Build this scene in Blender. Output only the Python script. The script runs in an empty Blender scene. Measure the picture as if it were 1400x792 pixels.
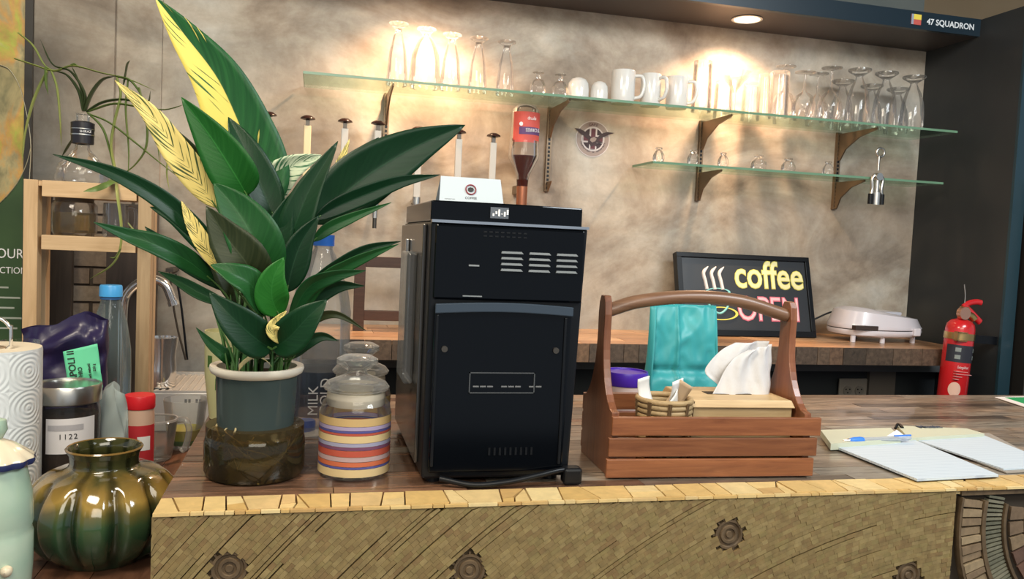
import bpy, math, random
from mathutils import Vector, Matrix
from math import sin, cos, pi, radians

# ---------------------------------------------------------------- camera
F = 1118.7                       # focal length in pixels of the 1400 px wide frame
YAW, PIT, ROL = radians(-13.77), radians(3.395), radians(2.669)
CAM = Vector((0, 0, 0.36))       # counter top is z = 0, floor z = -0.95
_f = Vector((-sin(YAW)*cos(PIT), cos(YAW)*cos(PIT), -sin(PIT)))
_r0 = Vector((cos(YAW), sin(YAW), 0)); _u0 = _r0.cross(_f)
_r = _r0*cos(ROL) + _u0*sin(ROL); _u = -_r0*sin(ROL) + _u0*cos(ROL)
cd = bpy.data.cameras.new('camera'); cam = bpy.data.objects.new('camera', cd)
bpy.context.scene.collection.objects.link(cam)
cam.matrix_world = Matrix(((_r.x, _u.x, -_f.x, CAM.x), (_r.y, _u.y, -_f.y, CAM.y), (_r.z, _u.z, -_f.z, CAM.z), (0, 0, 0, 1)))
cd.sensor_width = 36; cd.lens = F*36/1400; cd.clip_start = 0.02
S = bpy.context.scene; S.camera = cam
C = S.collection
def ray(px, py): return _f*F + _r*(px-700) - _u*(py-396)
def Q(px, py, Y): d = ray(px, py); return CAM + d*(Y/d.y)            # point seen at a pixel at distance Y
def G(px, py, z=0.0): d = ray(px, py); return CAM + d*((z-CAM.z)/d.z)  # same on a level plane
def K(P): return (Vector(P)-CAM).dot(_f)/F                            # metres per pixel there

# ---------------------------------------------------------------- world, lights, exposure
w = bpy.data.worlds.new('world'); S.world = w; w.use_nodes = True
w.node_tree.nodes['Background'].inputs[0].default_value = (0.78, 0.88, 1.0, 1)
w.node_tree.nodes['Background'].inputs[1].default_value = 0.32
S.view_settings.view_transform = 'Standard'; S.view_settings.look = 'None'
S.view_settings.exposure = 0.5; S.view_settings.gamma = 1; S.view_settings.use_curve_mapping = False
S.cycles.transparent_max_bounces = 40
def area(loc, target, size, sy, power, col):  # unseen fill lights, added to brighten the wall and counter
    l = bpy.data.lights.new('room_fill_light', 'AREA'); l.shape = 'RECTANGLE'; l.size = size; l.size_y = sy; l.energy = power; l.color = col
    o = bpy.data.objects.new('room_fill_light', l); C.objects.link(o); o.location = loc
    o.rotation_euler = (Vector(target)-Vector(loc)).to_track_quat('-Z', 'Y').to_euler(); return o
area((-0.5, 0.4, 1.55), (0.2, 1.4, 0.0), 0.7, 0.5, 20, (1.0, 0.88, 0.70))
area((1.6, 0.2, 1.6), (1.2, 1.8, 0.0), 0.9, 0.6, 32, (0.88, 0.95, 1.0))
area((0.3, -0.9, 1.3), (0.4, 1.3, 0.0), 1.6, 0.8, 20, (1.0, 0.93, 0.78))
SPOTS = [(0.30, 2.33, 1.08), (1.30, 2.375, 1.08)]

# ---------------------------------------------------------------- mesh helpers
class MB:
    def __init__(s): s.v = []; s.f = []; s.uv = []
    def add(s, vs, fs, uvs=None):
        n = len(s.v); s.v += [tuple(v) for v in vs]; s.f += [tuple(i+n for i in f) for f in fs]
        s.uv += list(uvs) if uvs else [(0, 0)]*len(vs)
    def box(s, x0, x1, y0, y1, z0, z1, M=None):
        vs = [Vector((x, y, z)) for x in (x0, x1) for y in (y0, y1) for z in (z0, z1)]
        if M: vs = [M @ v for v in vs]
        s.add(vs, [(0,1,3,2), (4,6,7,5), (0,4,5,1), (2,3,7,6), (0,2,6,4), (1,5,7,3)]); return s
    def lathe(s, prof, n=32, c=(0,0,0), M=None, ax=1, ay=1, rib=None):
        vs = []; fs = []; uv = []; L = max(1, len(prof)-1)
        for j, (r, z) in enumerate(prof):
            for i in range(n):
                a = 2*pi*i/n; rr = r*(rib(a, z) if rib else 1)
                v = Vector((rr*cos(a)*ax + c[0], rr*sin(a)*ay + c[1], z + c[2])); vs.append(M @ v if M else v); uv.append((i/n, j/L))
        for j in range(len(prof)-1):
            for i in range(n):
                a, b = j*n+i, j*n+(i+1) % n; fs.append((a, b, b+n, a+n))
        if prof[0][0] > 1e-6 and getattr(s, 'capped', True) and prof[0] != prof[-1]: pass
        s.add(vs, fs, uv); return s
    def disc(s, r, z, n=32, c=(0,0,0), up=True, M=None):
        vs = [Vector((r*cos(2*pi*i/n)+c[0], r*sin(2*pi*i/n)+c[1], z+c[2])) for i in range(n)]
        if M: vs = [M @ v for v in vs]
        s.add(vs, [tuple(range(n)) if up else tuple(reversed(range(n)))]); return s
    def cyl(s, r, z0, z1, n=24, c=(0,0,0), M=None, r1=None):
        r1 = r if r1 is None else r1
        s.lathe([(r, z0), (r1, z1)], n, c, M); s.disc(r, z0, n, c, False, M); s.disc(r1, z1, n, c, True, M); return s
    def tube(s, pts, rad, n=8, cap=True, flat=1.0):
        pts = [Vector(p) for p in pts]; m = len(pts); vs = []; fs = []
        ref = Vector((0, 0, 1))
        prev = None
        for k, p in enumerate(pts):
            t = (pts[min(k+1, m-1)] - pts[max(k-1, 0)]).normalized()
            if prev is None:
                a = t.cross(ref) if abs(t.z) < .95 else t.cross(Vector((1, 0, 0)))
            else: a = prev - t*prev.dot(t)
            a.normalize(); prev = a; b = t.cross(a)
            r = rad[k] if isinstance(rad, (list, tuple)) else rad
            for i in range(n):
                q = 2*pi*i/n; vs.append(p + a*(r*cos(q)) + b*(r*sin(q)*flat))
        for k in range(m-1):
            for i in range(n):
                x, y = k*n+i, k*n+(i+1) % n; fs.append((x, y, y+n, x+n))
        if cap: fs.append(tuple(reversed(range(n)))); fs.append(tuple(range((m-1)*n, m*n)))
        s.add(vs, fs); return s
    def prism(s, poly, d, M=None):        # poly in XZ, from y=0 to y=d
        n = len(poly); vs = [Vector((x, 0, z)) for x, z in poly] + [Vector((x, d, z)) for x, z in poly]
        if M: vs = [M @ v for v in vs]
        s.add(vs, [tuple(range(n)), tuple(reversed(range(n, 2*n)))] + [(i, i+n, (i+1) % n+n, (i+1) % n) for i in range(n)]); return s
    def grid(s, fn, nu, nv):              # fn(u, v) -> point
        vs = [fn(i/nu, j/nv) for j in range(nv+1) for i in range(nu+1)]
        s.add(vs, [(j*(nu+1)+i, j*(nu+1)+i+1, (j+1)*(nu+1)+i+1, (j+1)*(nu+1)+i) for j in range(nv) for i in range(nu)],
              [(i/nu, j/nv) for j in range(nv+1) for i in range(nu+1)]); return s
def mesh(name, mb, mat, smooth=None):
    me = bpy.data.meshes.new(name); me.from_pydata([tuple(v) for v in mb.v], [], mb.f); me.update()
    uvl = me.uv_layers.new(name='UVMap')
    for l in me.loops: uvl.data[l.index].uv = mb.uv[l.vertex_index]
    for m in (mat if isinstance(mat, (list, tuple)) else [mat]): me.materials.append(m)
    if smooth is not None:
        me.polygons.foreach_set('use_smooth', [True]*len(me.polygons)); me.set_sharp_from_angle(angle=radians(smooth))
    return me
def fixn(me):
    import bmesh
    bm = bmesh.new(); bm.from_mesh(me); bmesh.ops.recalc_face_normals(bm, faces=bm.faces); bm.to_mesh(me); bm.free()
def obj(name, mb, mat, parent=None, loc=None, smooth=None, bev=0, solid=0, rot=None, label=None, kind=None, sub=0, fix=False):
    me = mb if isinstance(mb, bpy.types.Mesh) else mesh(name, mb, mat, smooth)
    if fix: fixn(me)
    o = bpy.data.objects.new(name, me); C.objects.link(o)
    if parent: o.parent = parent
    if loc is not None: o.location = loc
    if rot is not None: o.rotation_euler = rot
    if solid: m = o.modifiers.new('solid', 'SOLIDIFY'); m.thickness = solid; m.offset = 0
    if bev: m = o.modifiers.new('bevel', 'BEVEL'); m.width = bev; m.segments = 2; m.limit_method = 'ANGLE'; m.angle_limit = radians(40)
    if sub: m = o.modifiers.new('sub', 'SUBSURF'); m.levels = sub; m.render_levels = sub
    if label: o['label'] = label
    if kind: o['kind'] = kind
    return o
def tag(o, label, cat, group=None):
    o['label'] = label; o['category'] = cat
    if group: o['group'] = group
    return o
def thing(name, label, cat, loc, rz=0, group=None):
    o = bpy.data.objects.new(name, None); C.objects.link(o); o.empty_display_size = 0.02
    o.location = loc; o.rotation_euler = (0, 0, rz); return tag(o, label, cat, group)
def struct(name, mb, mat, **k): return obj(name, mb, mat, kind='structure', **k)
def dup(root, loc, label, group=None, rz=None, scale=None):
    r = root.copy(); C.objects.link(r); r.location = loc; r['label'] = label
    if group: r['group'] = group
    if rz is not None: r.rotation_euler = (0, 0, rz)
    if scale: r.scale = scale
    for ch in list(root.children):
        c = ch.copy(); C.objects.link(c); c.parent = r
        for g in list(ch.children):
            d = g.copy(); C.objects.link(d); d.parent = c
    return r
def text(name, s, size, mat, parent, loc, rot, ext=0.0004, align='LEFT', sx=1.0, bold=0.0, label=None):
    cu = bpy.data.curves.new(name, 'FONT'); cu.body = s; cu.size = size; cu.extrude = ext; cu.align_x = align; cu.offset = bold; cu.resolution_u = 3
    t = bpy.data.objects.new(name, cu); C.objects.link(t)
    dg = bpy.context.evaluated_depsgraph_get(); me = bpy.data.meshes.new_from_object(t.evaluated_get(dg))
    bpy.data.objects.remove(t); me.materials.clear(); me.materials.append(mat)
    o = bpy.data.objects.new(name, me); C.objects.link(o); o.parent = parent; o.location = loc; o.rotation_euler = rot; o.scale = (sx, 1, 1)
    if label: o['label'] = label
    return o
def spline(pts, n=8):
    pts = [Vector(p) for p in pts]; P = [pts[0]*2-pts[1]] + pts + [pts[-1]*2-pts[-2]]; out = []
    for i in range(1, len(P)-2):
        a, b, c, d = P[i-1:i+3]
        for k in range(n):
            t = k/n; out.append(0.5*((2*b)+(c-a)*t+(2*a-5*b+4*c-d)*t*t+(3*b-a-3*c+d)*t**3))
    return out + [pts[-1]]

# ---------------------------------------------------------------- materials
def newmat(name):
    m = bpy.data.materials.new(name); m.use_nodes = True; nt = m.node_tree; nt.nodes.clear()
    out = nt.nodes.new('ShaderNodeOutputMaterial'); return m, nt, out
def N(nt, t, **k):
    n = nt.nodes.new('ShaderNode'+t)
    for a, b in k.items():
        if a in n.inputs: n.inputs[a].default_value = b
        else: setattr(n, a, b)
    return n
def c4(c): return tuple(c)+(1,) if len(c) == 3 else c
def ramp(nt, fac, stops):
    r = nt.nodes.new('ShaderNodeValToRGB'); nt.links.new(fac, r.inputs[0]); e = r.color_ramp.elements
    while len(e) < len(stops): e.new(0.5)
    for i, (p, c) in enumerate(stops): e[i].position = p; e[i].color = c4(c)
    return r.outputs[0]
def noise(nt, scale, detail=4, stretch=(1,1,1), coord='Object', rough=0.5, dist=0.0):
    tc = nt.nodes.new('ShaderNodeTexCoord'); mp = nt.nodes.new('ShaderNodeMapping'); mp.inputs['Scale'].default_value = stretch
    nt.links.new(tc.outputs[coord], mp.inputs[0]); n = nt.nodes.new('ShaderNodeTexNoise')
    n.inputs['Scale'].default_value = scale; n.inputs['Detail'].default_value = detail; n.inputs['Roughness'].default_value = rough; n.inputs['Distortion'].default_value = dist
    nt.links.new(mp.outputs[0], n.inputs['Vector']); return n.outputs['Fac']
def mixc(nt, fac, a, b, mode='MIX'):
    m = nt.nodes.new('ShaderNodeMix'); m.data_type = 'RGBA'; m.blend_type = mode
    for s, v in ((0, fac), (6, a), (7, b)):
        if isinstance(v, (int, float)): m.inputs[s].default_value = v
        elif isinstance(v, tuple): m.inputs[s].default_value = c4(v)
        else: nt.links.new(v, m.inputs[s])
    return m.outputs[2]
def bump(nt, h, strength=0.3, dist=0.002):
    b = nt.nodes.new('ShaderNodeBump'); b.inputs['Strength'].default_value = strength; b.inputs['Distance'].default_value = dist
    nt.links.new(h, b.inputs['Height']); return b.outputs[0]
def pbr(name, col, rough=0.5, metal=0.0, var=None, nscale=30, stretch=(1,1,1), bmp=0, coat=0, sss=0, trans=0, ior=1.45, spec=0.5, emit=None, alpha=None):
    m, nt, out = newmat(name); p = nt.nodes.new('ShaderNodeBsdfPrincipled'); nt.links.new(p.outputs[0], out.inputs[0])
    p.inputs['Roughness'].default_value = rough; p.inputs['Metallic'].default_value = metal; p.inputs['IOR'].default_value = ior
    p.inputs['Coat Weight'].default_value = coat; p.inputs['Coat Roughness'].default_value = 0.05; p.inputs['Specular IOR Level'].default_value = spec
    p.inputs['Transmission Weight'].default_value = trans; p.inputs['Subsurface Weight'].default_value = sss
    p.inputs['Base Color'].default_value = c4(col)
    if var or bmp:
        f = noise(nt, nscale, 5, stretch)
        if var: nt.links.new(ramp(nt, f, [(0.3, col), (0.7, var)]), p.inputs['Base Color'])
        if bmp: nt.links.new(bump(nt, f, bmp), p.inputs['Normal'])
    if emit: p.inputs['Emission Color'].default_value = c4(emit[0]); p.inputs['Emission Strength'].default_value = emit[1]
    return m
def pieces(name, stops, rough=0.5, grain=(1,1,1), gs=40, gstr=0.35, bmp=0.25, coat=0):
    # colour per piece (object random + island random), with grain inside
    m, nt, out = newmat(name); p = nt.nodes.new('ShaderNodeBsdfPrincipled'); nt.links.new(p.outputs[0], out.inputs[0])
    oi = nt.nodes.new('ShaderNodeObjectInfo'); ge = nt.nodes.new('ShaderNodeNewGeometry')
    ad = N(nt, 'Math', operation='ADD'); nt.links.new(oi.outputs['Random'], ad.inputs[0]); nt.links.new(ge.outputs['Random Per Island'], ad.inputs[1])
    fr = N(nt, 'Math', operation='FRACT'); nt.links.new(ad.outputs[0], fr.inputs[0])
    base = ramp(nt, fr.outputs[0], stops)
    g = noise(nt, gs, 6, grain, 'Object', 0.6, 0.4)
    dark = mixc(nt, gstr, base, ramp(nt, g, [(0.3, (0.25,0.22,0.2)), (0.7, (1.25,1.2,1.15))]), 'MULTIPLY')
    nt.links.new(dark, p.inputs['Base Color']); p.inputs['Roughness'].default_value = rough; p.inputs['Coat Weight'].default_value = coat
    nt.links.new(bump(nt, g, bmp, 0.001), p.inputs['Normal'])
    return m
def glass(name, tint=(1,1,1), edge=(0.88,0.90,0.88), haze=0.012, rough=0.03, hazecol=(1,1,1), refl=0.75, rimhaze=0.10):
    # thin-walled glass: straight-through transmission, Fresnel reflection, darker towards the rim of each curved wall
    m, nt, out = newmat(name)
    lw = N(nt, 'LayerWeight'); lw.inputs['Blend'].default_value = 0.5
    pw = N(nt, 'Math', operation='POWER'); nt.links.new(lw.outputs['Facing'], pw.inputs[0]); pw.inputs[1].default_value = 3
    tr = nt.nodes.new('ShaderNodeBsdfTransparent'); nt.links.new(mixc(nt, pw.outputs[0], tint, edge), tr.inputs[0])
    gl = nt.nodes.new('ShaderNodeBsdfGlossy'); gl.inputs['Roughness'].default_value = rough
    fr = nt.nodes.new('ShaderNodeFresnel'); fr.inputs['IOR'].default_value = 1.5
    fm = N(nt, 'Math', operation='MULTIPLY'); nt.links.new(fr.outputs[0], fm.inputs[0]); fm.inputs[1].default_value = refl
    mx = nt.nodes.new('ShaderNodeMixShader'); nt.links.new(fm.outputs[0], mx.inputs[0]); nt.links.new(tr.outputs[0], mx.inputs[1]); nt.links.new(gl.outputs[0], mx.inputs[2])
    df = nt.nodes.new('ShaderNodeBsdfDiffuse'); df.inputs[0].default_value = c4(hazecol)
    m2 = nt.nodes.new('ShaderNodeMixShader'); hz = N(nt, 'Math', operation='MULTIPLY_ADD'); nt.links.new(pw.outputs[0], hz.inputs[0]); hz.inputs[1].default_value = rimhaze; hz.inputs[2].default_value = haze; nt.links.new(hz.outputs[0], m2.inputs[0]); nt.links.new(mx.outputs[0], m2.inputs[1]); nt.links.new(df.outputs[0], m2.inputs[2])  # diffuse white haze paints in the light caught at clear glass edges
    nt.links.new(m2.outputs[0], out.inputs[0]); return m
def wood(name, a, b, rough=0.45, axis=0, scale=9, coat=0.15):
    m, nt, out = newmat(name); p = nt.nodes.new('ShaderNodeBsdfPrincipled'); nt.links.new(p.outputs[0], out.inputs[0])
    st = [14, 14, 14]; st[axis] = 1.2
    f = noise(nt, scale, 6, tuple(st), 'Object', 0.6, 0.8)
    oi = nt.nodes.new('ShaderNodeObjectInfo')
    col = ramp(nt, f, [(0.25, a), (0.75, b)])
    v = ramp(nt, oi.outputs['Random'], [(0, (0.78,0.78,0.78)), (1, (1.15,1.1,1.05))])
    nt.links.new(mixc(nt, 1.0, col, v, 'MULTIPLY'), p.inputs['Base Color'])
    nt.links.new(bump(nt, f, 0.15, 0.001), p.inputs['Normal']); p.inputs['Roughness'].default_value = rough; p.inputs['Coat Weight'].default_value = coat; p.inputs['Coat Roughness'].default_value = 0.25
    return m
M = {}
M['glass'] = glass('clear_glass')
M['glass_green'] = glass('green_tinted_glass', (0.965,0.985,0.97), (0.62,0.80,0.70), 0.0, rimhaze=0.0, refl=0.2)
M['glass_edge'] = pbr('glass_edge_green', (0.16,0.30,0.19), 0.15)
M['steel'] = pbr('brushed_steel', (0.62,0.60,0.56), 0.28, 1.0)
M['chrome'] = pbr('chrome', (0.85,0.83,0.80), 0.16, 0.9)
M['dark_steel'] = pbr('dark_steel', (0.10,0.09,0.08), 0.4, 0.8)
M['white_ceramic'] = pbr('white_ceramic', (0.78,0.76,0.72), 0.15, coat=0.4)
M['black_gloss'] = pbr('black_gloss_plastic', (0.0012,0.0018,0.003), 0.10, spec=0.35)
M['black_satin'] = pbr('black_satin_plastic', (0.005,0.006,0.008), 0.35, spec=0.35)
M['white_print'] = pbr('white_print', (0.8,0.8,0.8), 0.6)
M['black_print'] = pbr('black_print', (0.02,0.02,0.02), 0.6)
M['paper'] = pbr('white_paper', (0.80,0.86,0.90), 0.7)
M['dark_panel'] = pbr('charcoal_painted_panel', (0.021,0.024,0.026), 0.5, var=(0.028,0.030,0.031), nscale=6)
M['fascia'] = pbr('blue_black_painted_board', (0.010,0.022,0.033), 0.35)
M['red'] = pbr('red_enamel', (0.60,0.018,0.022), 0.25, coat=0.5)
# ---------------------------------------------------------------- the setting
WY, CX = 2.5, 2.068
def concrete():
    m, nt, out = newmat('mottled_concrete'); p = nt.nodes.new('ShaderNodeBsdfPrincipled'); nt.links.new(p.outputs[0], out.inputs[0])
    a = noise(nt, 2.2, 8, (1,1,1.3), 'Object', 0.62, 0.9); b = noise(nt, 14, 8, (1,1,1), 'Object', 0.7, 0.3); d = noise(nt, 3.2, 5, (0.7,1,1.3), 'Object', 0.6, 1.5)
    base = ramp(nt, a, [(0.30, (0.20,0.155,0.115)), (0.43, (0.36,0.30,0.235)), (0.55, (0.48,0.43,0.355)), (0.72, (0.57,0.55,0.49))])
    s2 = ramp(nt, b, [(0.3, (0.74,0.70,0.66)), (0.65, (1.08,1.08,1.08))])
    s3 = ramp(nt, d, [(0.35, (0.74,0.75,0.76)), (0.6, (1.1,1.08,1.05))])
    c = mixc(nt, 0.8, base, s2, 'MULTIPLY'); c = mixc(nt, 0.75, c, s3, 'MULTIPLY')
    nt.links.new(c, p.inputs['Base Color']); p.inputs['Roughness'].default_value = 0.6
    nt.links.new(bump(nt, b, 0.25, 0.002), p.inputs['Normal']); return m
M['concrete'] = concrete()
M['floor'] = pbr('grey_floor', (0.09,0.085,0.08), 0.6, var=(0.14,0.13,0.12), nscale=3)
M['wood_top'] = pieces('weathered_dark_wood', [(0,(0.20,0.15,0.11)),(0.25,(0.36,0.30,0.235)),(0.4,(0.11,0.085,0.068)),(0.6,(0.35,0.32,0.27)),(0.8,(0.41,0.32,0.24)),(1,(0.24,0.21,0.175))], 0.28, (2,14,14), 7, 0.9, 0.2, 0.25)
M['bench_wood'] = pieces('reddish_reclaimed_wood', [(0,(0.46,0.24,0.12)),(0.3,(0.60,0.35,0.19)),(0.5,(0.30,0.16,0.09)),(0.7,(0.64,0.40,0.23)),(1,(0.48,0.27,0.14))], 0.38, (2,14,14), 9, 0.6, 0.25, 0.2)
M['bench_edge'] = pieces('dark_block_edge', [(0,(0.07,0.05,0.035)),(0.3,(0.17,0.11,0.07)),(0.55,(0.05,0.04,0.035)),(0.75,(0.27,0.15,0.08)),(1,(0.10,0.08,0.06))], 0.55, (10,10,10), 8, 0.7)
M['left_wood'] = pieces('red_brown_wood', [(0,(0.17,0.075,0.04)),(0.5,(0.22,0.105,0.06)),(1,(0.11,0.055,0.035))], 0.35, (14,2,14), 8, 0.6)
M['endgrain'] = pieces('pale_yellow_wood_tile', [(0,(0.60,0.38,0.13)),(0.25,(0.74,0.54,0.24)),(0.5,(0.60,0.38,0.13)),(0.7,(0.80,0.64,0.33)),(0.9,(0.50,0.29,0.10)),(1,(0.70,0.49,0.21))], 0.5, (4,4,4), 14, 0.22, 0.15)
M['facing'] = pieces('olive_brown_wood_block', [(0,(0.235,0.165,0.068)),(0.25,(0.275,0.20,0.082)),(0.45,(0.225,0.145,0.062)),(0.6,(0.25,0.19,0.075)),(0.8,(0.31,0.23,0.10)),(1,(0.24,0.17,0.072))], 0.55, (3,3,3), 24, 0.35, 0.2)
M['grout'] = pbr('dark_joint', (0.035,0.025,0.016), 0.8)
M['face_joint'] = pbr('brown_joint', (0.055,0.036,0.016), 0.8)
M['ceil'] = pbr('grey_green_ceiling_board', (0.085,0.10,0.095), 0.8, var=(0.11,0.12,0.11), nscale=4)
M['tan'] = pbr('tan_plaster', (0.36,0.25,0.14), 0.7, var=(0.42,0.31,0.19), nscale=3)

mb = MB(); mb.box(-2.6, CX+0.04, WY, WY+0.1, -0.95, 1.16); struct('wall_back', mb, M['concrete'])
xa = Q(157, 40, 2.465).x; struct('trim_3', MB().box(-2.6, xa, 2.465, WY, -0.15, 1.09), M['concrete']); struct('trim_4', MB().box(xa, Q(222, 40, 2.488).x, 2.488, WY, -0.15, 1.09), M['concrete'])
mb = MB(); mb.box(-3.0, 4.5, -3.0, 3.6, -1.0, -0.95); struct('floor', mb, M['floor'])
mb = MB(); mb.box(CX, CX+0.042, 2.088, WY, -0.95, 1.142); wr = struct('wall_right', mb, M['dark_panel'])
obj('edge_strip', MB().box(CX-0.001, CX+0.043, 2.078, 2.088, -0.95, 1.142), pbr('teal_black_edge_band', (0.018,0.045,0.06), 0.3), wr)
mb = MB(); mb.box(-2.6, CX+0.04, 2.272, WY, 1.09, 1.12); mb.box(-2.6, CX+0.04, 2.262, 2.272, 1.09, 1.17) 
so = struct('trim_1', MB().box(-2.6, CX, 2.28, WY, 1.09, 1.125), pbr('dark_soffit_board', (0.055,0.047,0.045), 0.5))
fas = obj('fascia', MB().box(-2.6, CX+0.042, 2.262, 2.28, 1.088, 1.143), M['fascia'], so)
# lettering and the little square flag on the fascia
rz = (pi/2, 0, 0)
p = Q(1266, 43, 2.262)
text('lettering', '47 SQUADRON', 0.026, pbr('white_lettering', (0.75,0.78,0.8), 0.5), so, (p.x, 2.2612, 1.106), rz, sx=1.0, bold=0.0005, label='white lettering on the dark board')
fx = Q(1245, 33, 2.262).x
fl = obj('flag_plate', MB().box(fx, fx+0.036, 2.2598, 2.262, 1.100, 1.132), pbr('flag_red', (0.55,0.10,0.08), 0.5), so, label='small red, yellow and blue flag')
obj('flag_band', MB().box(fx+0.008, fx+0.036, 2.2592, 2.2598, 1.116, 1.132), pbr('flag_yellow', (0.80,0.62,0.08), 0.5), fl)
obj('flag_band', MB().box(fx, fx+0.008, 2.2592, 2.2598, 1.100, 1.132), pbr('flag_blue', (0.30,0.34,0.42), 0.5), fl)
# space above the soffit
struct('ceiling', MB().box(-3.0, 4.5, -3.0, 3.6, 1.72, 1.78), M['ceil'])
struct('trim_2', MB().box(-2.6, 1.98, 2.42, 2.5, 1.17, 1.72), M['ceil'])
struct('wall_far', MB().box(-3, 4.5, 3.5, 3.6, -0.95, 1.72), M['tan'])
# downlights in the soffit
def downlight(x, y, label):
    t = thing('downlight', label, 'downlight', (x, y, 1.09), 0, 'downlights in the dark soffit')
    ring = MB(); ring.lathe([(0.044, 0), (0.048, -0.003), (0.040, -0.004), (0.038, 0.0), (0.038, -0.0005)], 32)
    obj('rim', ring, M['white_ceramic'], t, smooth=40)
    obj('diffuser', MB().cyl(0.038, -0.0012, 0.002, 32), pbr('lit_diffuser', (1,1,1), 0.5, emit=((1.0,0.80,0.55), 6.0)), t)
    l = bpy.data.lights.new('downlight_beam', 'SPOT'); l.energy = 42; l.spot_size = radians(138); l.spot_blend = 1.0; l.color = (1.0, 0.63, 0.39); l.shadow_soft_size = 0.022
    o = bpy.data.objects.new('downlight_beam', l); C.objects.link(o); o.parent = t; o.location = (0, 0, -0.012); o.rotation_euler = (radians(0), 0, 0)
downlight(*SPOTS[1][:2], 'lit round recessed downlight in the dark soffit above the mugs and tall glasses')
downlight(*SPOTS[0][:2], 'recessed downlight hidden above the left glasses, lighting the wall behind them')

# ---------------------------------------------------------------- counter
rnd = random.Random(3)
CY0, CY1, CX0, CX1 = 1.075, 1.846, -0.185, 2.9
ctr = thing('bar_counter', 'long bar counter of dark reclaimed wood with pale tiled edge and blocky curved front', 'counter', (CX0, CY0, -0.95))
def loc(o, parent): o.location = -Vector(parent.location); return o
def wbox(name, mat, parent, x0, x1, y0, y1, z0, z1, **k):      # box given in world coordinates under a thing without rotation
    P = parent.location; return obj(name, MB().box(x0-P.x, x1-P.x, y0-P.y, y1-P.y, z0-P.z, z1-P.z), mat, parent, **k)
wbox('carcass', M['grout'], ctr, CX0+0.002, CX1, CY0+0.014, CY1-0.004, -0.95, -0.0121)
def planks(parent, mat, x0, x1, y0, y1, ztop, th, dy, lmin, lmax, name='plank', gap=0.0012, cap=300, axis=0, alt=None):
    y = y0; n = 0; P = parent.location
    while y < y1-0.005:
        d = min(dy*rnd.uniform(0.75, 1.3), y1-y)
        if y1-(y+d) < dy*0.4: d = y1-y
        x = x0 
        while x < x1-0.01:
            L = rnd.uniform(lmin, lmax)*(1 if x > x0 else rnd.uniform(.3,1)); e = min(x1, x+L)
            if x1-e < lmin*0.3: e = x1
            zz = ztop-rnd.uniform(0, 0.0009)
            if axis == 0: b = (x+gap/2, e-gap/2, y+gap/2, y+d-gap/2)
            else: b = (y+gap/2, y+d-gap/2, x+gap/2, e-gap/2)
            obj(name, MB().box(b[0]-P.x, b[1]-P.x, b[2]-P.y, b[3]-P.y, ztop-th-P.z, zz-P.z), alt if alt and (x+e)/2 < rnd.uniform(0.05, 0.45) else mat, parent); n += 1
            x = e
        y += d
    return n
YB = CY0+0.062
M['wood_red'] = pieces('dark_reddish_wood', [(0,(0.17,0.085,0.05)),(0.3,(0.26,0.14,0.085)),(0.5,(0.10,0.06,0.042)),(0.75,(0.22,0.12,0.075)),(1,(0.15,0.085,0.055))], 0.26, (2,14,14), 7, 0.9, 0.2, 0.25)
planks(ctr, M['wood_top'], CX0, CX1, YB, CY1, 0.0, 0.012, 0.033, 0.16, 0.6, alt=M['wood_red'])
# pale mosaic border: irregular tiles, each a part
def tile(poly, z0, z1, mat, parent, name='tile'):
    P = parent.location; n = len(poly); vs = [(x-P.x, y-P.y, z0-P.z) for x, y in poly]+[(x-P.x, y-P.y, z1-P.z) for x, y in poly]
    m = MB(); m.add(vs, [tuple(reversed(range(n))), tuple(range(n, 2*n))]+[(i, (i+1) % n, (i+1) % n+n, i+n) for i in range(n)]); return obj(name, m, mat, parent)
x = CX0; g = 0.0011; sl = 0.0
ya, yb = CY0+0.006, YB-0.001
while x < 1.95:
    w_ = rnd.uniform(0.022, 0.062); s2 = rnd.uniform(-0.016, 0.010) if x+w_ < 1.95 else 0
    a0, a1, b0, b1 = x+g, x+sl+g, x+w_-g, x+w_+s2-g       # bottom/top x at left, right
    kind = rnd.random()
    zt = 0.0005-rnd.uniform(0, 0.0009)
    if kind < 0.42: tile([(a0, ya), (b0, ya), (b1, yb), (a1, yb)], -0.0115, zt, M['endgrain'], ctr)
    elif kind < 0.78:
        t1, t2 = rnd.uniform(0.35, 0.65), rnd.uniform(0.35, 0.65); ym1 = ya+(yb-ya)*t1; ym2 = ya+(yb-ya)*t2
        am = a0+(a1-a0)*t1; bm_ = b0+(b1-b0)*t2
        tile([(a0, ya), (b0, ya), (bm_, ym2-g), (am, ym1-g)], -0.0115, zt, M['endgrain'], ctr)
        tile([(am, ym1+g), (bm_, ym2+g), (b1, yb), (a1, yb)], -0.0115, zt-0.0006, M['endgrain'], ctr)
    else:
        t1, t2 = rnd.uniform(0.3, 0.7), rnd.uniform(0.3, 0.7); ym = ya+(yb-ya)*t1; mx_ = a0+(b0-a0)*t2
        tile([(a0, ya), (mx_-g, ya), (mx_-g+0.004, ym), (a0+(a1-a0)*t1, ym-0.004)], -0.0115, zt, M['endgrain'], ctr)
        tile([(mx_+g, ya), (b0, ya), (b1, yb), (mx_+0.004+g, ym)], -0.0115, zt-0.0005, M['endgrain'], ctr)
        tile([(a0+(a1-a0)*t1, ym+g-0.004), (mx_+0.002, ym+2*g), (b1-2*g, yb), (a1, yb)], -0.0115, zt, M['endgrain'], ctr)
    x += w_; sl = s2
# thin chips along the very edge
m = MB(); x = CX0
while x < 1.95:
    e = min(1.95, x+rnd.uniform(0.010, 0.045)); m.box(x-ctr.location.x+0.0012, e-ctr.location.x, -0.001, 0.005, 0.95-0.0042, 0.95-rnd.uniform(0.0, 0.001)); x = e
obj('edge_chips', m, M['endgrain'], ctr, kind='stuff')
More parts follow.
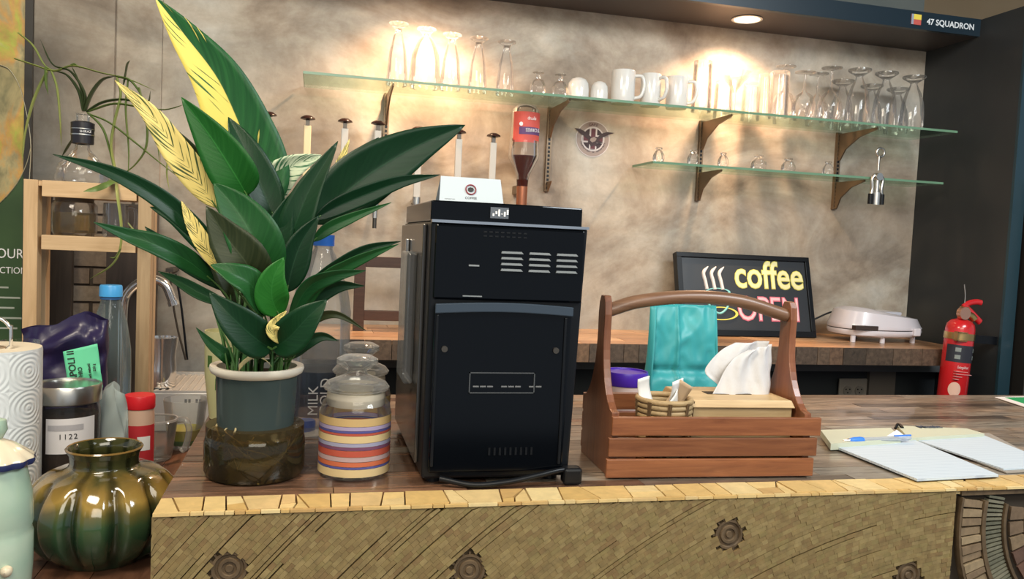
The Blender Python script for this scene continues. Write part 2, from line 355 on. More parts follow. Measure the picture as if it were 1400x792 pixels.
# block-faced front: courses of small blocks on circles about a far low centre
FX1 = Q(1306, 700, CY0).x; cx, cz = 1.12, -1.13; Z0 = -0.215; ft = -0.005
knots = [tuple(Q(px, py, CY0)) for px, py in ((313, 779), (642, 781), (998, 732), (1243, 788))]
def dknot(x, z): return min(math.hypot(x-k[0], z-k[2]) for k in knots)
wbox('front_backing', M['face_joint'], ctr, CX0, FX1, CY0+0.006, CY0+0.014, -0.95, ft)
blocks = []
r = 0.9
while r < 1.72:
    th = rnd.uniform(0.0058, 0.0078); wide = rnd.random() < 0.30
    a = rnd.uniform(0, 0.01)+pi/2-0.1; rnd_w = rnd.uniform(0.0008, 0.0022)
    while a < pi*0.86:
        da = rnd.uniform(0.009, 0.017)/r; am = a+da/2; rm = r+th/2
        x_, z_ = cx+rm*cos(am), cz+rm*sin(am)
        if CX0-0.004 < x_ < FX1+0.004 and Z0 < z_ < ft+0.004 and dknot(x_, z_) > 0.0245:
            gg = 0.00010; g2 = rnd_w if wide and sin(a*r*7+r*300)+0.6*sin(a*r*23+r*90) > -0.25 else 0.00022
            pl = []
            for rr, aa in ((r+g2, a+gg/r), (r+th-gg/2, a+gg/r), (r+th-gg/2, a+da-gg/r), (r+g2, a+da-gg/r)):
                pl.append((min(FX1, max(CX0, cx+rr*cos(aa))), min(ft, cz+rr*sin(aa))))
            if max(p[1] for p in pl)-min(p[1] for p in pl) < 0.0012 or max(p[0] for p in pl)-min(p[0] for p in pl) < 0.002: a += da; continue
            blocks.append((math.dist((x_, z_), (0.35, -0.02))-da*r*60*0, pl, rnd.uniform(0, 0.0009)))
        a += da
    r += th
blocks.sort(key=lambda b: b[0])
def blockmb(mb, pl, h):
    P = ctr.location; y0, y1 = CY0+h-P.y, CY0+0.007-P.y
    vs = [(x-P.x, y0, z-P.z) for x, z in pl]+[(x-P.x, y1, z-P.z) for x, z in pl]
    mb.add(vs, [(0, 1, 2, 3), (0, 4, 5, 1), (1, 5, 6, 2), (2, 6, 7, 3), (3, 7, 4, 0)])
for b in blocks[:300]: m = MB(); blockmb(m, b[1], b[2]); obj('block', m, M['facing'], ctr)
m = MB()
for b in blocks[300:]: blockmb(m, b[1], b[2])
obj('block_field', m, M['facing'], ctr, kind='stuff')
wbox('lower_front', M['facing'], ctr, CX0, FX1, CY0+0.002, CY0+0.008, -0.95, Z0)
M['knot'] = pbr('turned_dark_wood', (0.085,0.055,0.03), 0.5, var=(0.15,0.10,0.055), nscale=60)
R90 = Matrix.Rotation(pi/2, 4, 'X')
for kx, ky, kz in knots:
    P = ctr.location; kp = Vector((kx-P.x, CY0+0.006-P.y, kz-P.z))
    T = Matrix.Translation(kp) @ R90 @ Matrix.Diagonal((1.27, 1.27, 1.0, 1))
    m = MB(); m.lathe([(0.0001,0.0045),(0.0035,0.0045),(0.0045,0.002),(0.0065,0.002),(0.0075,0.0045),(0.0105,0.0045),(0.0115,0.001),(0.0135,0.001),(0.0150,0.004),(0.0175,0.004),(0.0175,0.0)], 24, M=T)
    kn = obj('medallion', m, M['knot'], ctr, smooth=30)
    m = MB()
    for i in range(16):
        a = 2*pi*i/16; m.box(-0.0020, 0.0020, -0.0011, 0.0011, 0, 0.003, T @ Matrix.Rotation(a, 4, 'Z') @ Matrix.Translation((0.0186, 0, 0)))
    obj('teeth', m, M['knot'], kn)
# next front panel: curved ladder of slabs
mat_slab = pieces('tan_slab', [(0,(0.30,0.22,0.13)),(0.5,(0.22,0.15,0.09)),(1,(0.36,0.27,0.16))], 0.55, (4,4,4), 20, 0.4)
mat_rung = pieces('grey_green_slat', [(0,(0.20,0.19,0.13)),(0.5,(0.13,0.13,0.09)),(1,(0.26,0.24,0.17))], 0.55, (4,4,4), 20, 0.4)
PX0 = Q(1313, 700, CY0).x
wbox('side_backing', M['grout'], ctr, PX0-0.03, 1.95, CY0+0.012, CY0+0.02, -0.95, ft)
wbox('side_lip', M['knot'], ctr, FX1+0.012, 1.95, CY0+0.002, CY0+0.012, ft-0.008, ft)
wc = (PX0+0.262, -0.055)
def arcbox(r0, r1, a0, a1, y0, y1, n=1):
    P = ctr.location; m = MB(); vs = []; 
    for i in range(n+1):
        a = a0+(a1-a0)*i/n
        for rr in (r0, r1):
            for y in (y0, y1): vs.append((wc[0]+rr*cos(a)-P.x, y-P.y, min(ft-0.009, wc[1]+rr*sin(a))-P.z))
    fs = []
    for i in range(n):
        b = i*4; fs += [(b, b+4, b+6, b+2), (b+1, b+3, b+7, b+5), (b, b+1, b+5, b+4), (b+2, b+6, b+7, b+3)]
    fs += [(0, 2, 3, 1), (4*n, 4*n+1, 4*n+3, 4*n+2)]
    m.add(vs, fs); return m
for r0, r1 in ((0.262, 0.258), (0.218, 0.211), (0.176, 0.171)):
    obj('rim_strip', arcbox(min(r0,r1), max(r0,r1), pi-0.15, pi*1.45, CY0, CY0+0.012, 22), M['knot'], ctr)
for i in range(34):
    a = pi-0.14+i*0.062; obj('slab', arcbox(0.2195, 0.256, a, a+0.048+0.006*sin(i*3), CY0+0.001+0.002*(i % 3 == 0), CY0+0.012), mat_slab, ctr)
for i in range(56):
    a = pi-0.2+i*0.037; obj('slat', arcbox(0.178, 0.209, a, a+0.021, CY0+0.003, CY0+0.012), mat_rung, ctr)
mat_in = pieces('red_brown_chunk', [(0,(0.18,0.09,0.06)),(0.5,(0.12,0.07,0.05)),(1,(0.24,0.17,0.10))], 0.6, (4,4,4), 20, 0.4)
for i in range(9):
    for j in range(3):
        a = pi-0.12+i*0.17+j*0.06; obj('chunk', arcbox(0.130-j*0.03, 0.157-j*0.03, a, a+0.14+j*.02, CY0+0.007, CY0+0.012), mat_in, ctr)

# ---------------------------------------------------------------- wall bench behind
BZ = 0.088; BY0 = 2.125; BX0 = -0.02
bench = thing('back_bench', 'reddish wooden back bench fixed along the concrete wall under the glass shelves', 'counter', (BX0, BY0, -0.95))
BX1 = CX-0.06
planks(bench, M['bench_wood'], BX0, BX1, BY0+0.004, WY, BZ, 0.012, 0.075, 0.25, 0.6)
wbox('core', M['grout'], bench, BX0, BX1, BY0+0.012, WY, BZ-0.05, BZ-0.0125)
x = BX0
while x < BX1-0.01:
    e = min(BX1, x+rnd.uniform(0.04, 0.13)); wbox('edge_block', M['bench_edge'], bench, x+0.0008, e-0.0008, BY0+rnd.uniform(0,0.002), BY0+0.012, BZ-0.052, BZ-0.0005); x = e
wbox('rail', pbr('grey_steel_rail', (0.17,0.18,0.18), 0.5), bench, BX0, CX, 2.30, 2.34, BZ-0.10, BZ-0.075)
wbox('back_board', pbr('blackened_board', (0.030,0.036,0.040), 0.6), bench, BX0, CX, 2.34, 2.36, -0.95, BZ-0.05)
wbox('support_post', pbr('grey_brown_post', (0.16,0.14,0.12), 0.6), bench, 1.80, 1.90, 2.325, 2.34, -0.95, BZ-0.075)
# outlet plate on the post
op = Q(1166, 528, 2.32)
t = thing('wall_outlet', 'double socket plate on the post under the back bench', 'socket', (op.x, 2.325, op.z-0.02))
obj('plate', MB().box(-0.052, 0.052, -0.008, 0, -0.03, 0.045), pbr('grey_plate', (0.30,0.27,0.23), 0.5), t, bev=0.003)
for sx in (-0.022, 0.022):
    s = obj('socket', MB().cyl(0.016, 0, 0.003, 20, M=Matrix.Translation((sx, -0.008, 0.005)) @ R90), pbr('socket_face', (0.24,0.22,0.19), 0.4), t)
    hm = MB()
    for hx, hz in ((-0.007, 0.010), (0.007, 0.010), (0, -0.001)): hm.cyl(0.0026, 0.003, 0.0036, 8, M=Matrix.Translation((sx+hx, -0.008, hz)) @ R90)
    obj('pin_holes', hm, M['black_satin'], s)

# ---------------------------------------------------------------- lower ledge on the left
LZ = -0.15
led = thing('low_ledge', 'low red-brown wooden work surface left of and below the bar counter', 'counter', (-1.6, 0.95, -0.95))
rnd = random.Random(5)
planks(led, M['left_wood'], 0.95, 2.462, -1.6, CX0-0.002, LZ, 0.02, 0.09, 0.5, 1.2, axis=1)
wbox('carcass', M['grout'], led, -1.6, CX0-0.002, 0.96, 2.44, -0.95, LZ-0.02)
# brick patch in the back wall, seen through the rack
M['brick'] = pieces('pale_whitewashed_brick', [(0,(0.34,0.27,0.20)),(0.5,(0.42,0.35,0.27)),(1,(0.27,0.21,0.16))], 0.7, (6,6,6), 10, 0.4)
brk = thing('brick_panel', 'whitewashed brick panel low on the wall behind the pale wooden rack', 'brickwork', (-0.84, 2.45, LZ))
wbox('mortar', pbr('dark_mortar', (0.10,0.08,0.065), 0.8), brk, -0.84, -0.42, 2.448, 2.464, LZ, 0.44)
for j in range(12):
    z = LZ+0.004+j*0.048; x = -0.84-(0.05 if j % 2 else 0)
    while x < -0.43:
        a, e = max(x, -0.84), min(x+0.098, -0.42)
        if e-a > 0.01: wbox('brick', M['brick'], brk, a+0.003, e-0.003, 2.440, 2.449, z, z+0.041)
        x += 0.102
# ---------------------------------------------------------------- glass shelves on slotted uprights
S1Z, S2Z = 0.785, 0.621            # tops of the two shelves
S1Y, S2Y = 2.275, 2.32             # their front edges
def shelf(name, label, x0, x1, y0, z):
    t = thing(name, label, 'shelf', (x0, y0, z-0.008), 0, 'glass shelves on the concrete wall')
    obj('glass_pane', MB().box(0, x1-x0, 0.002, 2.485-y0, 0, 0.008), M['glass_green'], t)
    obj('polished_edge', MB().box(0, x1-x0, -0.001, 0.0015, 0.0005, 0.0075), M['glass_edge'], t, label='bright green polished edge')
    obj('end_edge', MB().box(-0.001, 0.0005, 0.0015, 2.485-y0, 0.0005, 0.0075), M['glass_edge'], t)
shelf('glass_shelf', 'long upper glass shelf crowded with upside-down glasses and white mugs', Q(415, 97, S1Y).x, CX-0.045, S1Y, S1Z)
shelf('glass_shelf', 'shorter lower glass shelf holding a few tiny glasses', Q(893, 223, S2Y).x, CX-0.045, S2Y, S2Z)
M['bracket'] = pbr('bronze_bracket', (0.20,0.14,0.09), 0.35, 0.7)
names = ['behind the left beer glasses', 'right of the hanging red-labelled bottle', 'between the martini glass and the lower small glasses', 'at the right, near the corkscrew']
for i, ux in enumerate((0.200, 0.7075, 1.226, 1.7385)):
    t = thing('shelf_upright', 'slotted metal upright with shelf bracket ' + names[i], 'shelf bracket', (ux, 2.499, 0.52), 0, 'slotted uprights on the concrete wall')
    obj('rail', MB().box(-0.008, 0.008, -0.012, 0, 0, 0.262), M['bracket'], t)
    m = MB()
    for k in range(20): m.box(-0.0035, 0.0035, -0.0128, -0.0118, 0.008+k*0.0125, 0.0155+k*0.0125)
    obj('slots', m, M['black_satin'], t)
    def arm(z, ln):
        pl = [(0, 0), (-ln, 0), (-ln, -0.006), (-ln*0.55, -0.022), (-ln*0.2, -0.055), (-0.012, -0.09), (0, -0.09)]
        m = MB(); T = Matrix(((0, 1, 0, -0.0025), (1, 0, 0, -0.010), (0, 0, 1, z), (0, 0, 0, 1))); m.prism(pl, 0.005, T); obj('arm', m, M['bracket'], t, fix=True)
    arm(S1Z-0.0085-0.52, 0.195)
    if i >= 2: arm(S2Z-0.0085-0.52, 0.150)
    if i == 1: m = MB(); m.prism([(0,0.03),(-0.045,0.03),(-0.035,0.02),(-0.012,0)], 0.004, Matrix(((0,1,0,-0.002),(1,0,0,-0.01),(0,0,1,0),(0,0,0,1)))); obj('hook', m, M['bracket'], t, fix=True)

# ---------------------------------------------------------------- glassware
def glassware(name, label, prof, loc, group, mat=None, n=28, rib=None, thick_base=None, cat='glass', ay=1):
    m = MB(); m.lathe(prof, n, rib=rib)
    t = obj(name, m, mat or M['glass'], smooth=40, loc=loc); tag(t, label, cat, group); return t
# profiles (r, z) of glasses standing upside down: rim at z = 0
def footed(h, rr, rb, foot, neck=0.010):     # footed tapering beer glass
    return [(rr,0),(rr*1.03,0.004),(rr*0.98,h*0.25),(rb,h*0.55),(rb*0.62,h*0.78),(neck,h*0.88),(neck*1.25,h*0.92),(foot*0.8,h*0.965),(foot,h*0.975),(foot,h),(foot*0.4,h*0.985),(0.0005,h*0.98)]
def wine(h, bowl, stem=0.0035, foot=0.032, bh=0.55):
    return [(bowl*0.82,0),(bowl*0.97,h*bh*0.35),(bowl,h*bh*0.6),(bowl*0.72,h*bh*0.9),(bowl*0.25,h*bh*1.05),(stem,h*bh*1.15),(stem,h*0.94),(foot*0.3,h*0.965),(foot,h*0.985),(foot,h),(0.0005,h*0.992)]
def goblet(h, rr, foot): return [(rr,0),(rr*1.02,h*0.12),(rr*1.0,h*0.3),(rr*0.90,h*0.50),(rr*0.66,h*0.68),(rr*0.40,h*0.79),(0.011,h*0.85),(0.012,h*0.88),(foot*0.7,h*0.93),(foot,h*0.97),(foot,h),(foot*0.85,h),(0.0005,h*0.955)]
def tumbler(h, r0, r1): return [(r0,0),(r1,h-0.002),(r1-0.001,h),(0.0005,h),(0.0005,h-0.010),(r1-0.003,h-0.012),(r0-0.002,0)]
GU, GL = 'glasses on the upper glass shelf', 'tiny glasses on the lower glass shelf'
def put(px, Y, z=S1Z+0.0006): q = Q(px, 150, Y); return (q.x, Y, z)
flute = lambda a, z: 1+0.03*cos(12*a)*max(0, 1-z/0.1)
BG = 'upside-down footed beer glass'
hts = [0.175, 0.168, 0.160, 0.158, 0.156]
lb = ['leftmost of the row', 'widest of the left row, second from the left', 'third in the left row, above the metal upright gap', 'fourth in the left row', 'last of the left row, above the hanging bottle']
for i, px in enumerate((541, 579, 614, 651, 689)):
    rr = (0.029, 0.044, 0.029, 0.027, 0.026)[i]
    glassware('beer_glass', BG+', '+lb[i], footed(hts[i], rr, rr*0.82 if i != 1 else rr*0.9, 0.027), put(px, 2.375), GU, rib=flute)
for i, px in enumerate((734, 764)): glassware('sherry_glass', ('short cut-glass sherry glass, left of the pair beside the white cups', 'short cut-glass sherry glass right beside the small white cup')[i], wine(0.068, 0.023, 0.006, 0.017, 0.72), put(px, 2.34), GU, rib=lambda a, z: 1+0.05*cos(9*a))
def cup(name, label, px, Y, r, h, handle=None, group='white cups and mugs on the upper shelf'):
    t = thing(name, label, 'mug' if handle else 'cup', put(px, Y), 0, group)
    if handle:
        pf = [(r*0.93,0.0),(r*0.96,0.003),(r,0.02),(r,h-0.003),(r-0.001,h),(r-0.004,h-0.001),(r-0.004,0.006),(0.001,0.005)]
        m = MB(); m.lathe(pf, 36); m.disc(r*0.93, 0, 36, up=False); obj('body', m, M['white_ceramic'], t, smooth=40)
        pts = spline([(r-0.002, 0, h*0.86), (r+0.020, 0, h*0.84), (r+0.027, 0, h*0.55), (r+0.018, 0, h*0.26), (r-0.002, 0, h*0.18)], 6)
        hd = obj('handle', MB().tube(pts, 0.0055, 8), M['white_ceramic'], t, smooth=50); hd.rotation_euler = (0, 0, handle)
    else:
        m = MB(); m.lathe([(r,0),(r*1.0,h*0.4),(r*0.93,h*0.75),(r*0.7,h*0.94),(r*0.4,h*0.98),(r*0.38,h),(0.0005,h)], 36); m.lathe([(r,0),(r-0.003,0.002),(r*0.88,h*0.7)], 36); obj('body', m, M['white_ceramic'], t, smooth=50)
    return t
cup('coffee_cup', 'small rounded white cup upside down, left of two', 789, 2.335, 0.032, 0.062)
cup('coffee_cup', 'small rounded white cup upside down, beside the tall white mugs', 818, 2.335, 0.026, 0.057)
cup('coffee_mug', 'tall white mug with handle, leftmost of three', 850, 2.345, 0.036, 0.098, -0.35)
cup('coffee_mug', 'tall white mug in the middle of three', 888, 2.345, 0.031, 0.096, -1.0)
cup('coffee_mug', 'tall white mug nearest the tall straight glass', 924, 2.345, 0.033, 0.096, -0.35)
glassware('highball_glass', 'tall straight highball glass right of the white mugs', tumbler(0.155, 0.031, 0.029), put(958, 2.36), GU)
glassware('martini_glass', 'upright martini glass with wide cone catching the lamp light', [(0.034,0),(0.034,0.002),(0.006,0.006),(0.0035,0.014),(0.0035,0.06),(0.006,0.068),(0.05,0.124),(0.051,0.126),(0.048,0.124),(0.004,0.072)], put(1003, 2.335), GU)
glassware('highball_glass', 'straight glass behind the left side of the martini glass', tumbler(0.118, 0.030, 0.028), put(988, 2.43), GU)
glassware('highball_glass', 'straight glass behind the right side of the martini glass', tumbler(0.118, 0.030, 0.028), put(1026, 2.43), GU)
glassware('highball_glass', 'narrow tall glass right of the martini glass', tumbler(0.140, 0.022, 0.020), put(1044, 2.375), GU)
m_ = glassware('beer_mug', 'square-shouldered tall glass with thick rim beside the wine glasses', tumbler(0.142, 0.030, 0.029), put(1064, 2.335), GU)
wn = [(1071, 2.43, 0.185, 'short-stemmed wine glass at the back behind the square-shouldered glass'), (1098, 2.335, 0.150, 'wine glass with low foot, first of the front stemmed row'), (1116, 2.42, 0.170, 'wine glass at the back between two front stemmed glasses'), (1134, 2.335, 0.172, 'tallest long-stemmed wine glass at the front')]
for px, Y, h, l in wn: glassware('wine_glass', l, wine(h, 0.037, 0.0035, 0.032), put(px, Y), GU, rib=lambda a, z: 1+0.02*cos(14*a))
gb = [(1150, 2.43, 0.158, 'goblet half hidden behind the tallest wine glass'), (1172, 2.335, 0.176, 'big fluted goblet, leftmost of the three at the front right'), (1190, 2.43, 0.152, 'goblet behind, between the first and second front goblets'), (1209, 2.335, 0.175, 'big fluted goblet, middle of the three at the front right'), (1226, 2.43, 0.150, 'goblet behind, between the second and third front goblets'), (1247, 2.335, 0.172, 'big fluted goblet at the right end beside the dark panel')]
for px, Y, h, l in gb: glassware('goblet', l, goblet(h, 0.037, 0.036), put(px, Y), GU, rib=lambda a, z: 1+0.05*cos(12*a)*max(0, 1-z/0.1))
tl = ['leftmost of the row', 'above the slotted upright', 'third from the left', 'widest of the row, fourth from the left', 'fifth, under the wine glasses', 'beside the right upright']
for i, (px, r, h) in enumerate(((905, 0.018, 0.046), (953, 0.020, 0.046), (994, 0.017, 0.046), (1043, 0.025, 0.047), (1084, 0.022, 0.044), (1139, 0.018, 0.044))):
    glassware('shot_glass', 'tiny cut shot glass upside down, '+tl[i], [(r*0.85,0),(r,h*0.25),(r*0.95,h*0.5),(r*0.62,h*0.74),(r*0.40,h*0.82),(r*0.62,h*0.93),(r*0.5,h),(0.0005,h*0.96)], put(px, 2.36, S2Z+0.0006)[:1]+(2.365, S2Z+0.0006), GL, rib=lambda a, z: 1+0.06*cos(8*a))

# ---------------------------------------------------------------- corkscrew on the shelf edge
q = Q(1199, 242, 2.305)
t = thing('corkscrew', 'silver winged corkscrew hanging at the front edge of the lower glass shelf', 'corkscrew', (q.x, 2.302, q.z))
def ring(mb, c, R, r, axis='Y', n=24, a0=0, a1=2*pi):
    pts = [Vector(c)+Vector((R*cos(a0+(a1-a0)*i/n), 0, R*sin(a0+(a1-a0)*i/n)) if axis == 'Y' else (R*cos(a0+(a1-a0)*i/n), R*sin(a0+(a1-a0)*i/n), 0)) for i in range(n+1)]
    return mb.tube(pts, r, 8)
m = MB(); ring(m, (0.004, 0, 0.078), 0.014, 0.0035); m.cyl(0.004, 0.02, 0.066, 12); obj('turning_key', m, M['steel'], t, smooth=50)
m = MB(); m.cyl(0.012, -0.012, 0.012, 20, M=Matrix.Rotation(pi/2, 4, 'X')); m.cyl(0.008, -0.05, -0.005, 16); m.cyl(0.0145, -0.09, -0.05, 20); obj('barrel', m, M['steel'], t, smooth=40, bev=0.001)
for s, l in ((-1, 0), (1, 1)):
    pts = spline([(s*0.012, 0, 0.005), (s*0.020, 0, -0.01), (s*0.017, 0, -0.04), (s*0.021, 0, -0.062)], 5); m = MB().tube(pts, 0.0055, 8)
    lv = obj('lever', m, M['steel'], t, smooth=50); m = MB().cyl(0.008, -0.098+0.01, -0.055, 12, c=(s*0.021, 0, 0)); obj('lever_grip', m, M['black_satin'], lv, smooth=40)
obj('hook', MB().box(-0.01, 0.01, 0.006, 0.018, -0.003, 0.001), pbr('teal_clip', (0.05,0.14,0.16), 0.4), t)

# ---------------------------------------------------------------- emblem on the wall
e = Q(811, 190, 2.495); R = 0.057
t = thing('wall_emblem', 'round white and maroon winged roundel emblem stuck on the concrete wall', 'sign', (e.x, 2.499, e.z))
pr = [pbr('emblem_cream', (0.55,0.50,0.46), 0.6), pbr('emblem_ring', (0.34,0.27,0.24), 0.6), pbr('emblem_maroon', (0.12,0.035,0.045), 0.6), pbr('emblem_dark', (0.05,0.03,0.035), 0.6), pbr('emblem_white', (0.66,0.60,0.58), 0.6)]
def plate(name, r, y, mat, par=t): return obj(name, MB().cyl(r, 0, 0.0006, 48, M=Matrix.Translation((0, y, 0)) @ R90), mat, par)
plate('rim', R, 0, pr[4]); plate('band', R*0.95, -0.0006, pr[1]); plate('inner_rim', R*0.68, -0.0012, pr[4]); plate('field', R*0.60, -0.0018, pr[3])
def flat(name, poly, y, mat, par=t): m = MB(); m.prism([(a*R, b*R) for a, b in poly], 0.0006, Matrix.Translation((0, y, 0))); return obj(name, m, mat, par, fix=True)
flat('cross', [(-.22,-.58),(.22,-.58),(.22,-.22),(.58,-.22),(.58,.22),(.22,.22),(.22,.58),(-.22,.58),(-.22,.22),(-.58,.22),(-.58,-.22),(-.22,-.22)], -0.003, pr[4])
flat('cross', [(-.13,-.56),(.13,-.56),(.13,-.13),(.56,-.13),(.56,.13),(.13,.13),(.13,.56),(-.13,.56),(-.13,.13),(-.56,.13),(-.56,-.13),(-.13,-.13)], -0.0036, pr[2])
flat('eagle', [(-1.12,.52),(-.8,.50),(-.35,.30),(-.12,.08),(.1,.12),(.25,.10),(.45,.32),(.8,.44),(1.25,.42),(.9,.30),(.55,.12),(.3,-.05),(.62,-.18),(.35,-.22),(.2,-.18),(.25,-.42),(.05,-.34),(-.1,-.45),(-.2,-.3),(-.45,-.38),(-.3,-.2),(-.28,-.05),(-.5,.1),(-.8,.28)], -0.0044, pr[3])
flat('eagle_body', [(-.15,.02),(.05,.12),(.2,.02),(.12,-.12),(-.05,-.2),(-.2,-.1)], -0.0052, pr[1])
for i, ch in enumerate('ROASTER & BREWER'):
    a = pi*1.5 + (i-7.5)*0.165; rr = R*0.76
    text('letter', ch, 0.0125, pr[3], t, (rr*cos(a), -0.0015, rr*sin(a)), (pi/2, -(a-pi*1.5), 0), 0.0002, 'CENTER')
for i in range(4):
    a = pi/2 - (i-1.5)*0.17; text('letter', 'CAFE'[i], 0.0115, pr[2], t, (R*.74*cos(a), -0.0015, R*.74*sin(a)), (pi/2, -(a-pi/2), 0), 0.0002, 'CENTER')

# ---------------------------------------------------------------- hanging bottle with spout
b0 = Q(716, 210, 2.42)
t = thing('syrup_dispenser', 'inverted clear bottle with red label hanging on the wall over a long copper spout', 'dispenser', (b0.x, 2.42, 0))
m = MB(); m.lathe([(0.0005,0.770),(0.030,0.768),(0.040,0.755),(0.042,0.70),(0.047,0.625),(0.046,0.612),(0.020,0.560),(0.017,0.54)], 36); obj('bottle', m, M['glass'], t, smooth=50)
m = MB(); m.lathe([(0.0005,0.618),(0.0445,0.617),(0.044,0.610),(0.019,0.560),(0.0145,0.50),(0.0005,0.498)], 32); obj('syrup', m, pbr('dark_red_syrup', (0.055,0.012,0.008), 0.12), t, smooth=40)
m = MB(); m.lathe([(0.0165,0.53),(0.0165,0.45),(0.014,0.40),(0.0005,0.40)], 24); obj('spout', m, pbr('copper', (0.45,0.17,0.09), 0.3, 0.7), t, smooth=40)
obj('bracket', MB().box(-0.012, 0.012, 0.01, 0.077, 0.505, 0.53), M['bracket'], t)
lab = pbr('red_label', (0.62,0.10,0.08), 0.6)
def curved(r, z0, z1, a0, a1, n=16):
    m = MB(); m.grid(lambda u, v: Vector((r*cos(a0+(a1-a0)*u), r*sin(a0+(a1-a0)*u), z0+(z1-z0)*v)), n, 1); return m
lb_ = obj('label', curved(0.0445, 0.655, 0.745, -pi*0.86, -pi*0.14), lab, t, label='red paper label printed upside down')
obj('label_band', curved(0.0450, 0.678, 0.700, -pi*0.70, -pi*0.15), pbr('blue_band', (0.12,0.06,0.18), 0.6), lb_)
obj('label_dot', MB().cyl(0.006, 0, 0.0006, 16, M=Matrix.Translation((-0.022, -0.0405, 0.708)) @ R90), M['white_print'], lb_)
text('label_text', 'TORRES', 0.015, M['white_print'], lb_, (0.034, -0.0462, 0.696), (pi/2, pi, 0), sx=0.8)
text('label_text', 'syrup', 0.015, M['white_print'], lb_, (0.022, -0.0462, 0.728), (pi/2, pi, 0), sx=0.8)

# ---------------------------------------------------------------- row of cream tube dispensers on the wall
cream = pbr('cream_acrylic', (0.78,0.64,0.38), 0.3); clear = M['glass']
capm = pbr('dark_brown_cap', (0.035,0.015,0.012), 0.25)
rail = None
desc = ['leftmost, above the big upright leaf', 'second from the left', 'third from the left', 'fourth, beside the slotted upright', 'fifth, half behind the long dark leaf', 'sixth, above the card on the coffee machine', 'last, nearest the hanging bottle']
for i, (px, py) in enumerate(((368,156),(421,161),(472,165),(517,168),(573,176),(628,180),(675,185))):
    q = Q(px, py, 2.42); t = thing('tube_dispenser', 'slim upright wall tube with flat dark cap, '+desc[i], 'dispenser', (q.x, 2.42, q.z), 0, 'row of slim capped tubes on the wall')
    dk = 0.25 if i < 2 else 0.34
    m = MB(); m.lathe([(0.0005,0.007),(0.010,0.006),(0.020,0.0),(0.021,-0.004),(0.008,-0.007),(0.0005,-0.007)], 28); obj('cap', m, capm, t, smooth=50)
    m = MB(); m.box(-0.0055,0.0055,-0.0055,0.0055,-0.025,-0.006); obj('stem', m, M['dark_steel'], t)
    m = MB(); m.box(-0.010,0.010,-0.006,0.006,-0.20-0.02*(i==3),-0.022); obj('tube', m, cream if i < 2 else pbr('pale_frosted_tube', (0.62,0.58,0.52), 0.25), t, bev=0.002)
    z = -0.20-0.02*(i==3)
    m = MB(); m.cyl(0.012, z-0.02, z, 20); m.cyl(0.008, z-0.055, z-0.02, 16); obj('valve', m, M['steel'], t, smooth=40)
    obj('nozzle', MB().cyl(0.006, z-0.085, z-0.055, 14), M['dark_steel'], t, smooth=40)
    obj('wall_clip', MB().box(-0.006, 0.006, 0.006, 0.078, z-0.015, z-0.005), M['steel'], t)
# frame standing on the bench behind the coffee machine
q = Q(497, 445, 2.33)
t = thing('picture_frame_stand', 'dark brown open wooden frame standing on the bench left of the coffee machine', 'stand', (q.x, 2.33, BZ))
dw = wood('dark_brown_wood', (0.045,0.022,0.015), (0.09,0.045,0.03), 0.45)
H_ = Q(490, 350, 2.33).z-BZ
for x0, x1, z0, z1, nm in ((-0.03, 0.0, 0, H_, 'post'), (0.18, 0.21, 0, H_, 'post'), (0.0, 0.18, H_-0.03, H_, 'rail'), (0.0, 0.18, 0.03, 0.058, 'rail')):
    obj(nm, MB().box(x0, x1, -0.012, 0.012, z0, z1), dw, t, bev=0.001)
# ---------------------------------------------------------------- coffee machine (its back faces us)
mx0, mx1, my0, mdep = G(576, 664).x, 0.432, 1.160, 0.36
mz1 = Q(578, 299, my0).z
t = thing('coffee_machine', 'large glossy black coffee machine with louvred vents, seen from its back', 'coffee machine', (mx0, my0, 0.0))
W_ = Q(806, 313, my0).x - mx0
bl, bs = M['black_gloss'], M['black_satin']
wl = W_; wb = W_-0.012
# body: slightly wider at the top
m = MB(); vs = [(0,0.006,0.008),(wb,0.006,0.008),(wb,mdep,0.008),(0,mdep,0.008),(0,0.006,mz1-0.002),(wl,0.006,mz1-0.002),(wl,mdep,mz1-0.002),(0,mdep,mz1-0.002)]
m.add(vs, [(3,2,1,0),(4,5,6,7),(0,1,5,4),(1,2,6,5),(2,3,7,6),(3,0,4,7)]); obj('body', m, bs, t, bev=0.004)
for fx in (0.02, W_-0.035):
    for fy in (0.03, mdep-0.03): obj('foot', MB().cyl(0.012, 0, 0.009, 16, c=(fx, fy, 0)), bs, t)
obj('upper_panel', MB().box(0.006, W_-0.006, 0.0, 0.006, mz1*0.705, mz1-0.006), bl, t, bev=0.003)
# lower door with raised frame and arched top edge
zt = mz1*0.69
m = MB(); n = 16
pts = [(0.008+(W_-0.030)*i/n, zt+0.004*sin(pi*i/n)) for i in range(n+1)]
m.prism([(0.008, 0.02), (W_-0.026, 0.02)]+pts[::-1], 0.008, Matrix.Translation((0, -0.006, 0))); dr = obj('door', m, bl, t, bev=0.002, fix=True)
m = MB(); m.prism([(x, z-0.014) for x, z in pts]+[(x, z) for x, z in pts[::-1]], 0.006, Matrix.Translation((0, -0.012, 0))); obj('door_lip', m, pbr('blue_grey_gloss', (0.035,0.05,0.07), 0.15, coat=0.5), dr, bev=0.0015, fix=True)
for x in (0.010, W_-0.034): obj('door_rail', MB().box(x, x+0.004, -0.009, -0.005, 0.03, zt-0.016), bs, dr, bev=0.001)
for x in (0.024, W_-0.045): obj('screw', MB().cyl(0.0045, 0, 0.003, 16, M=Matrix.Translation((x, -0.006, zt-0.065)) @ R90), M['dark_steel'], dr)
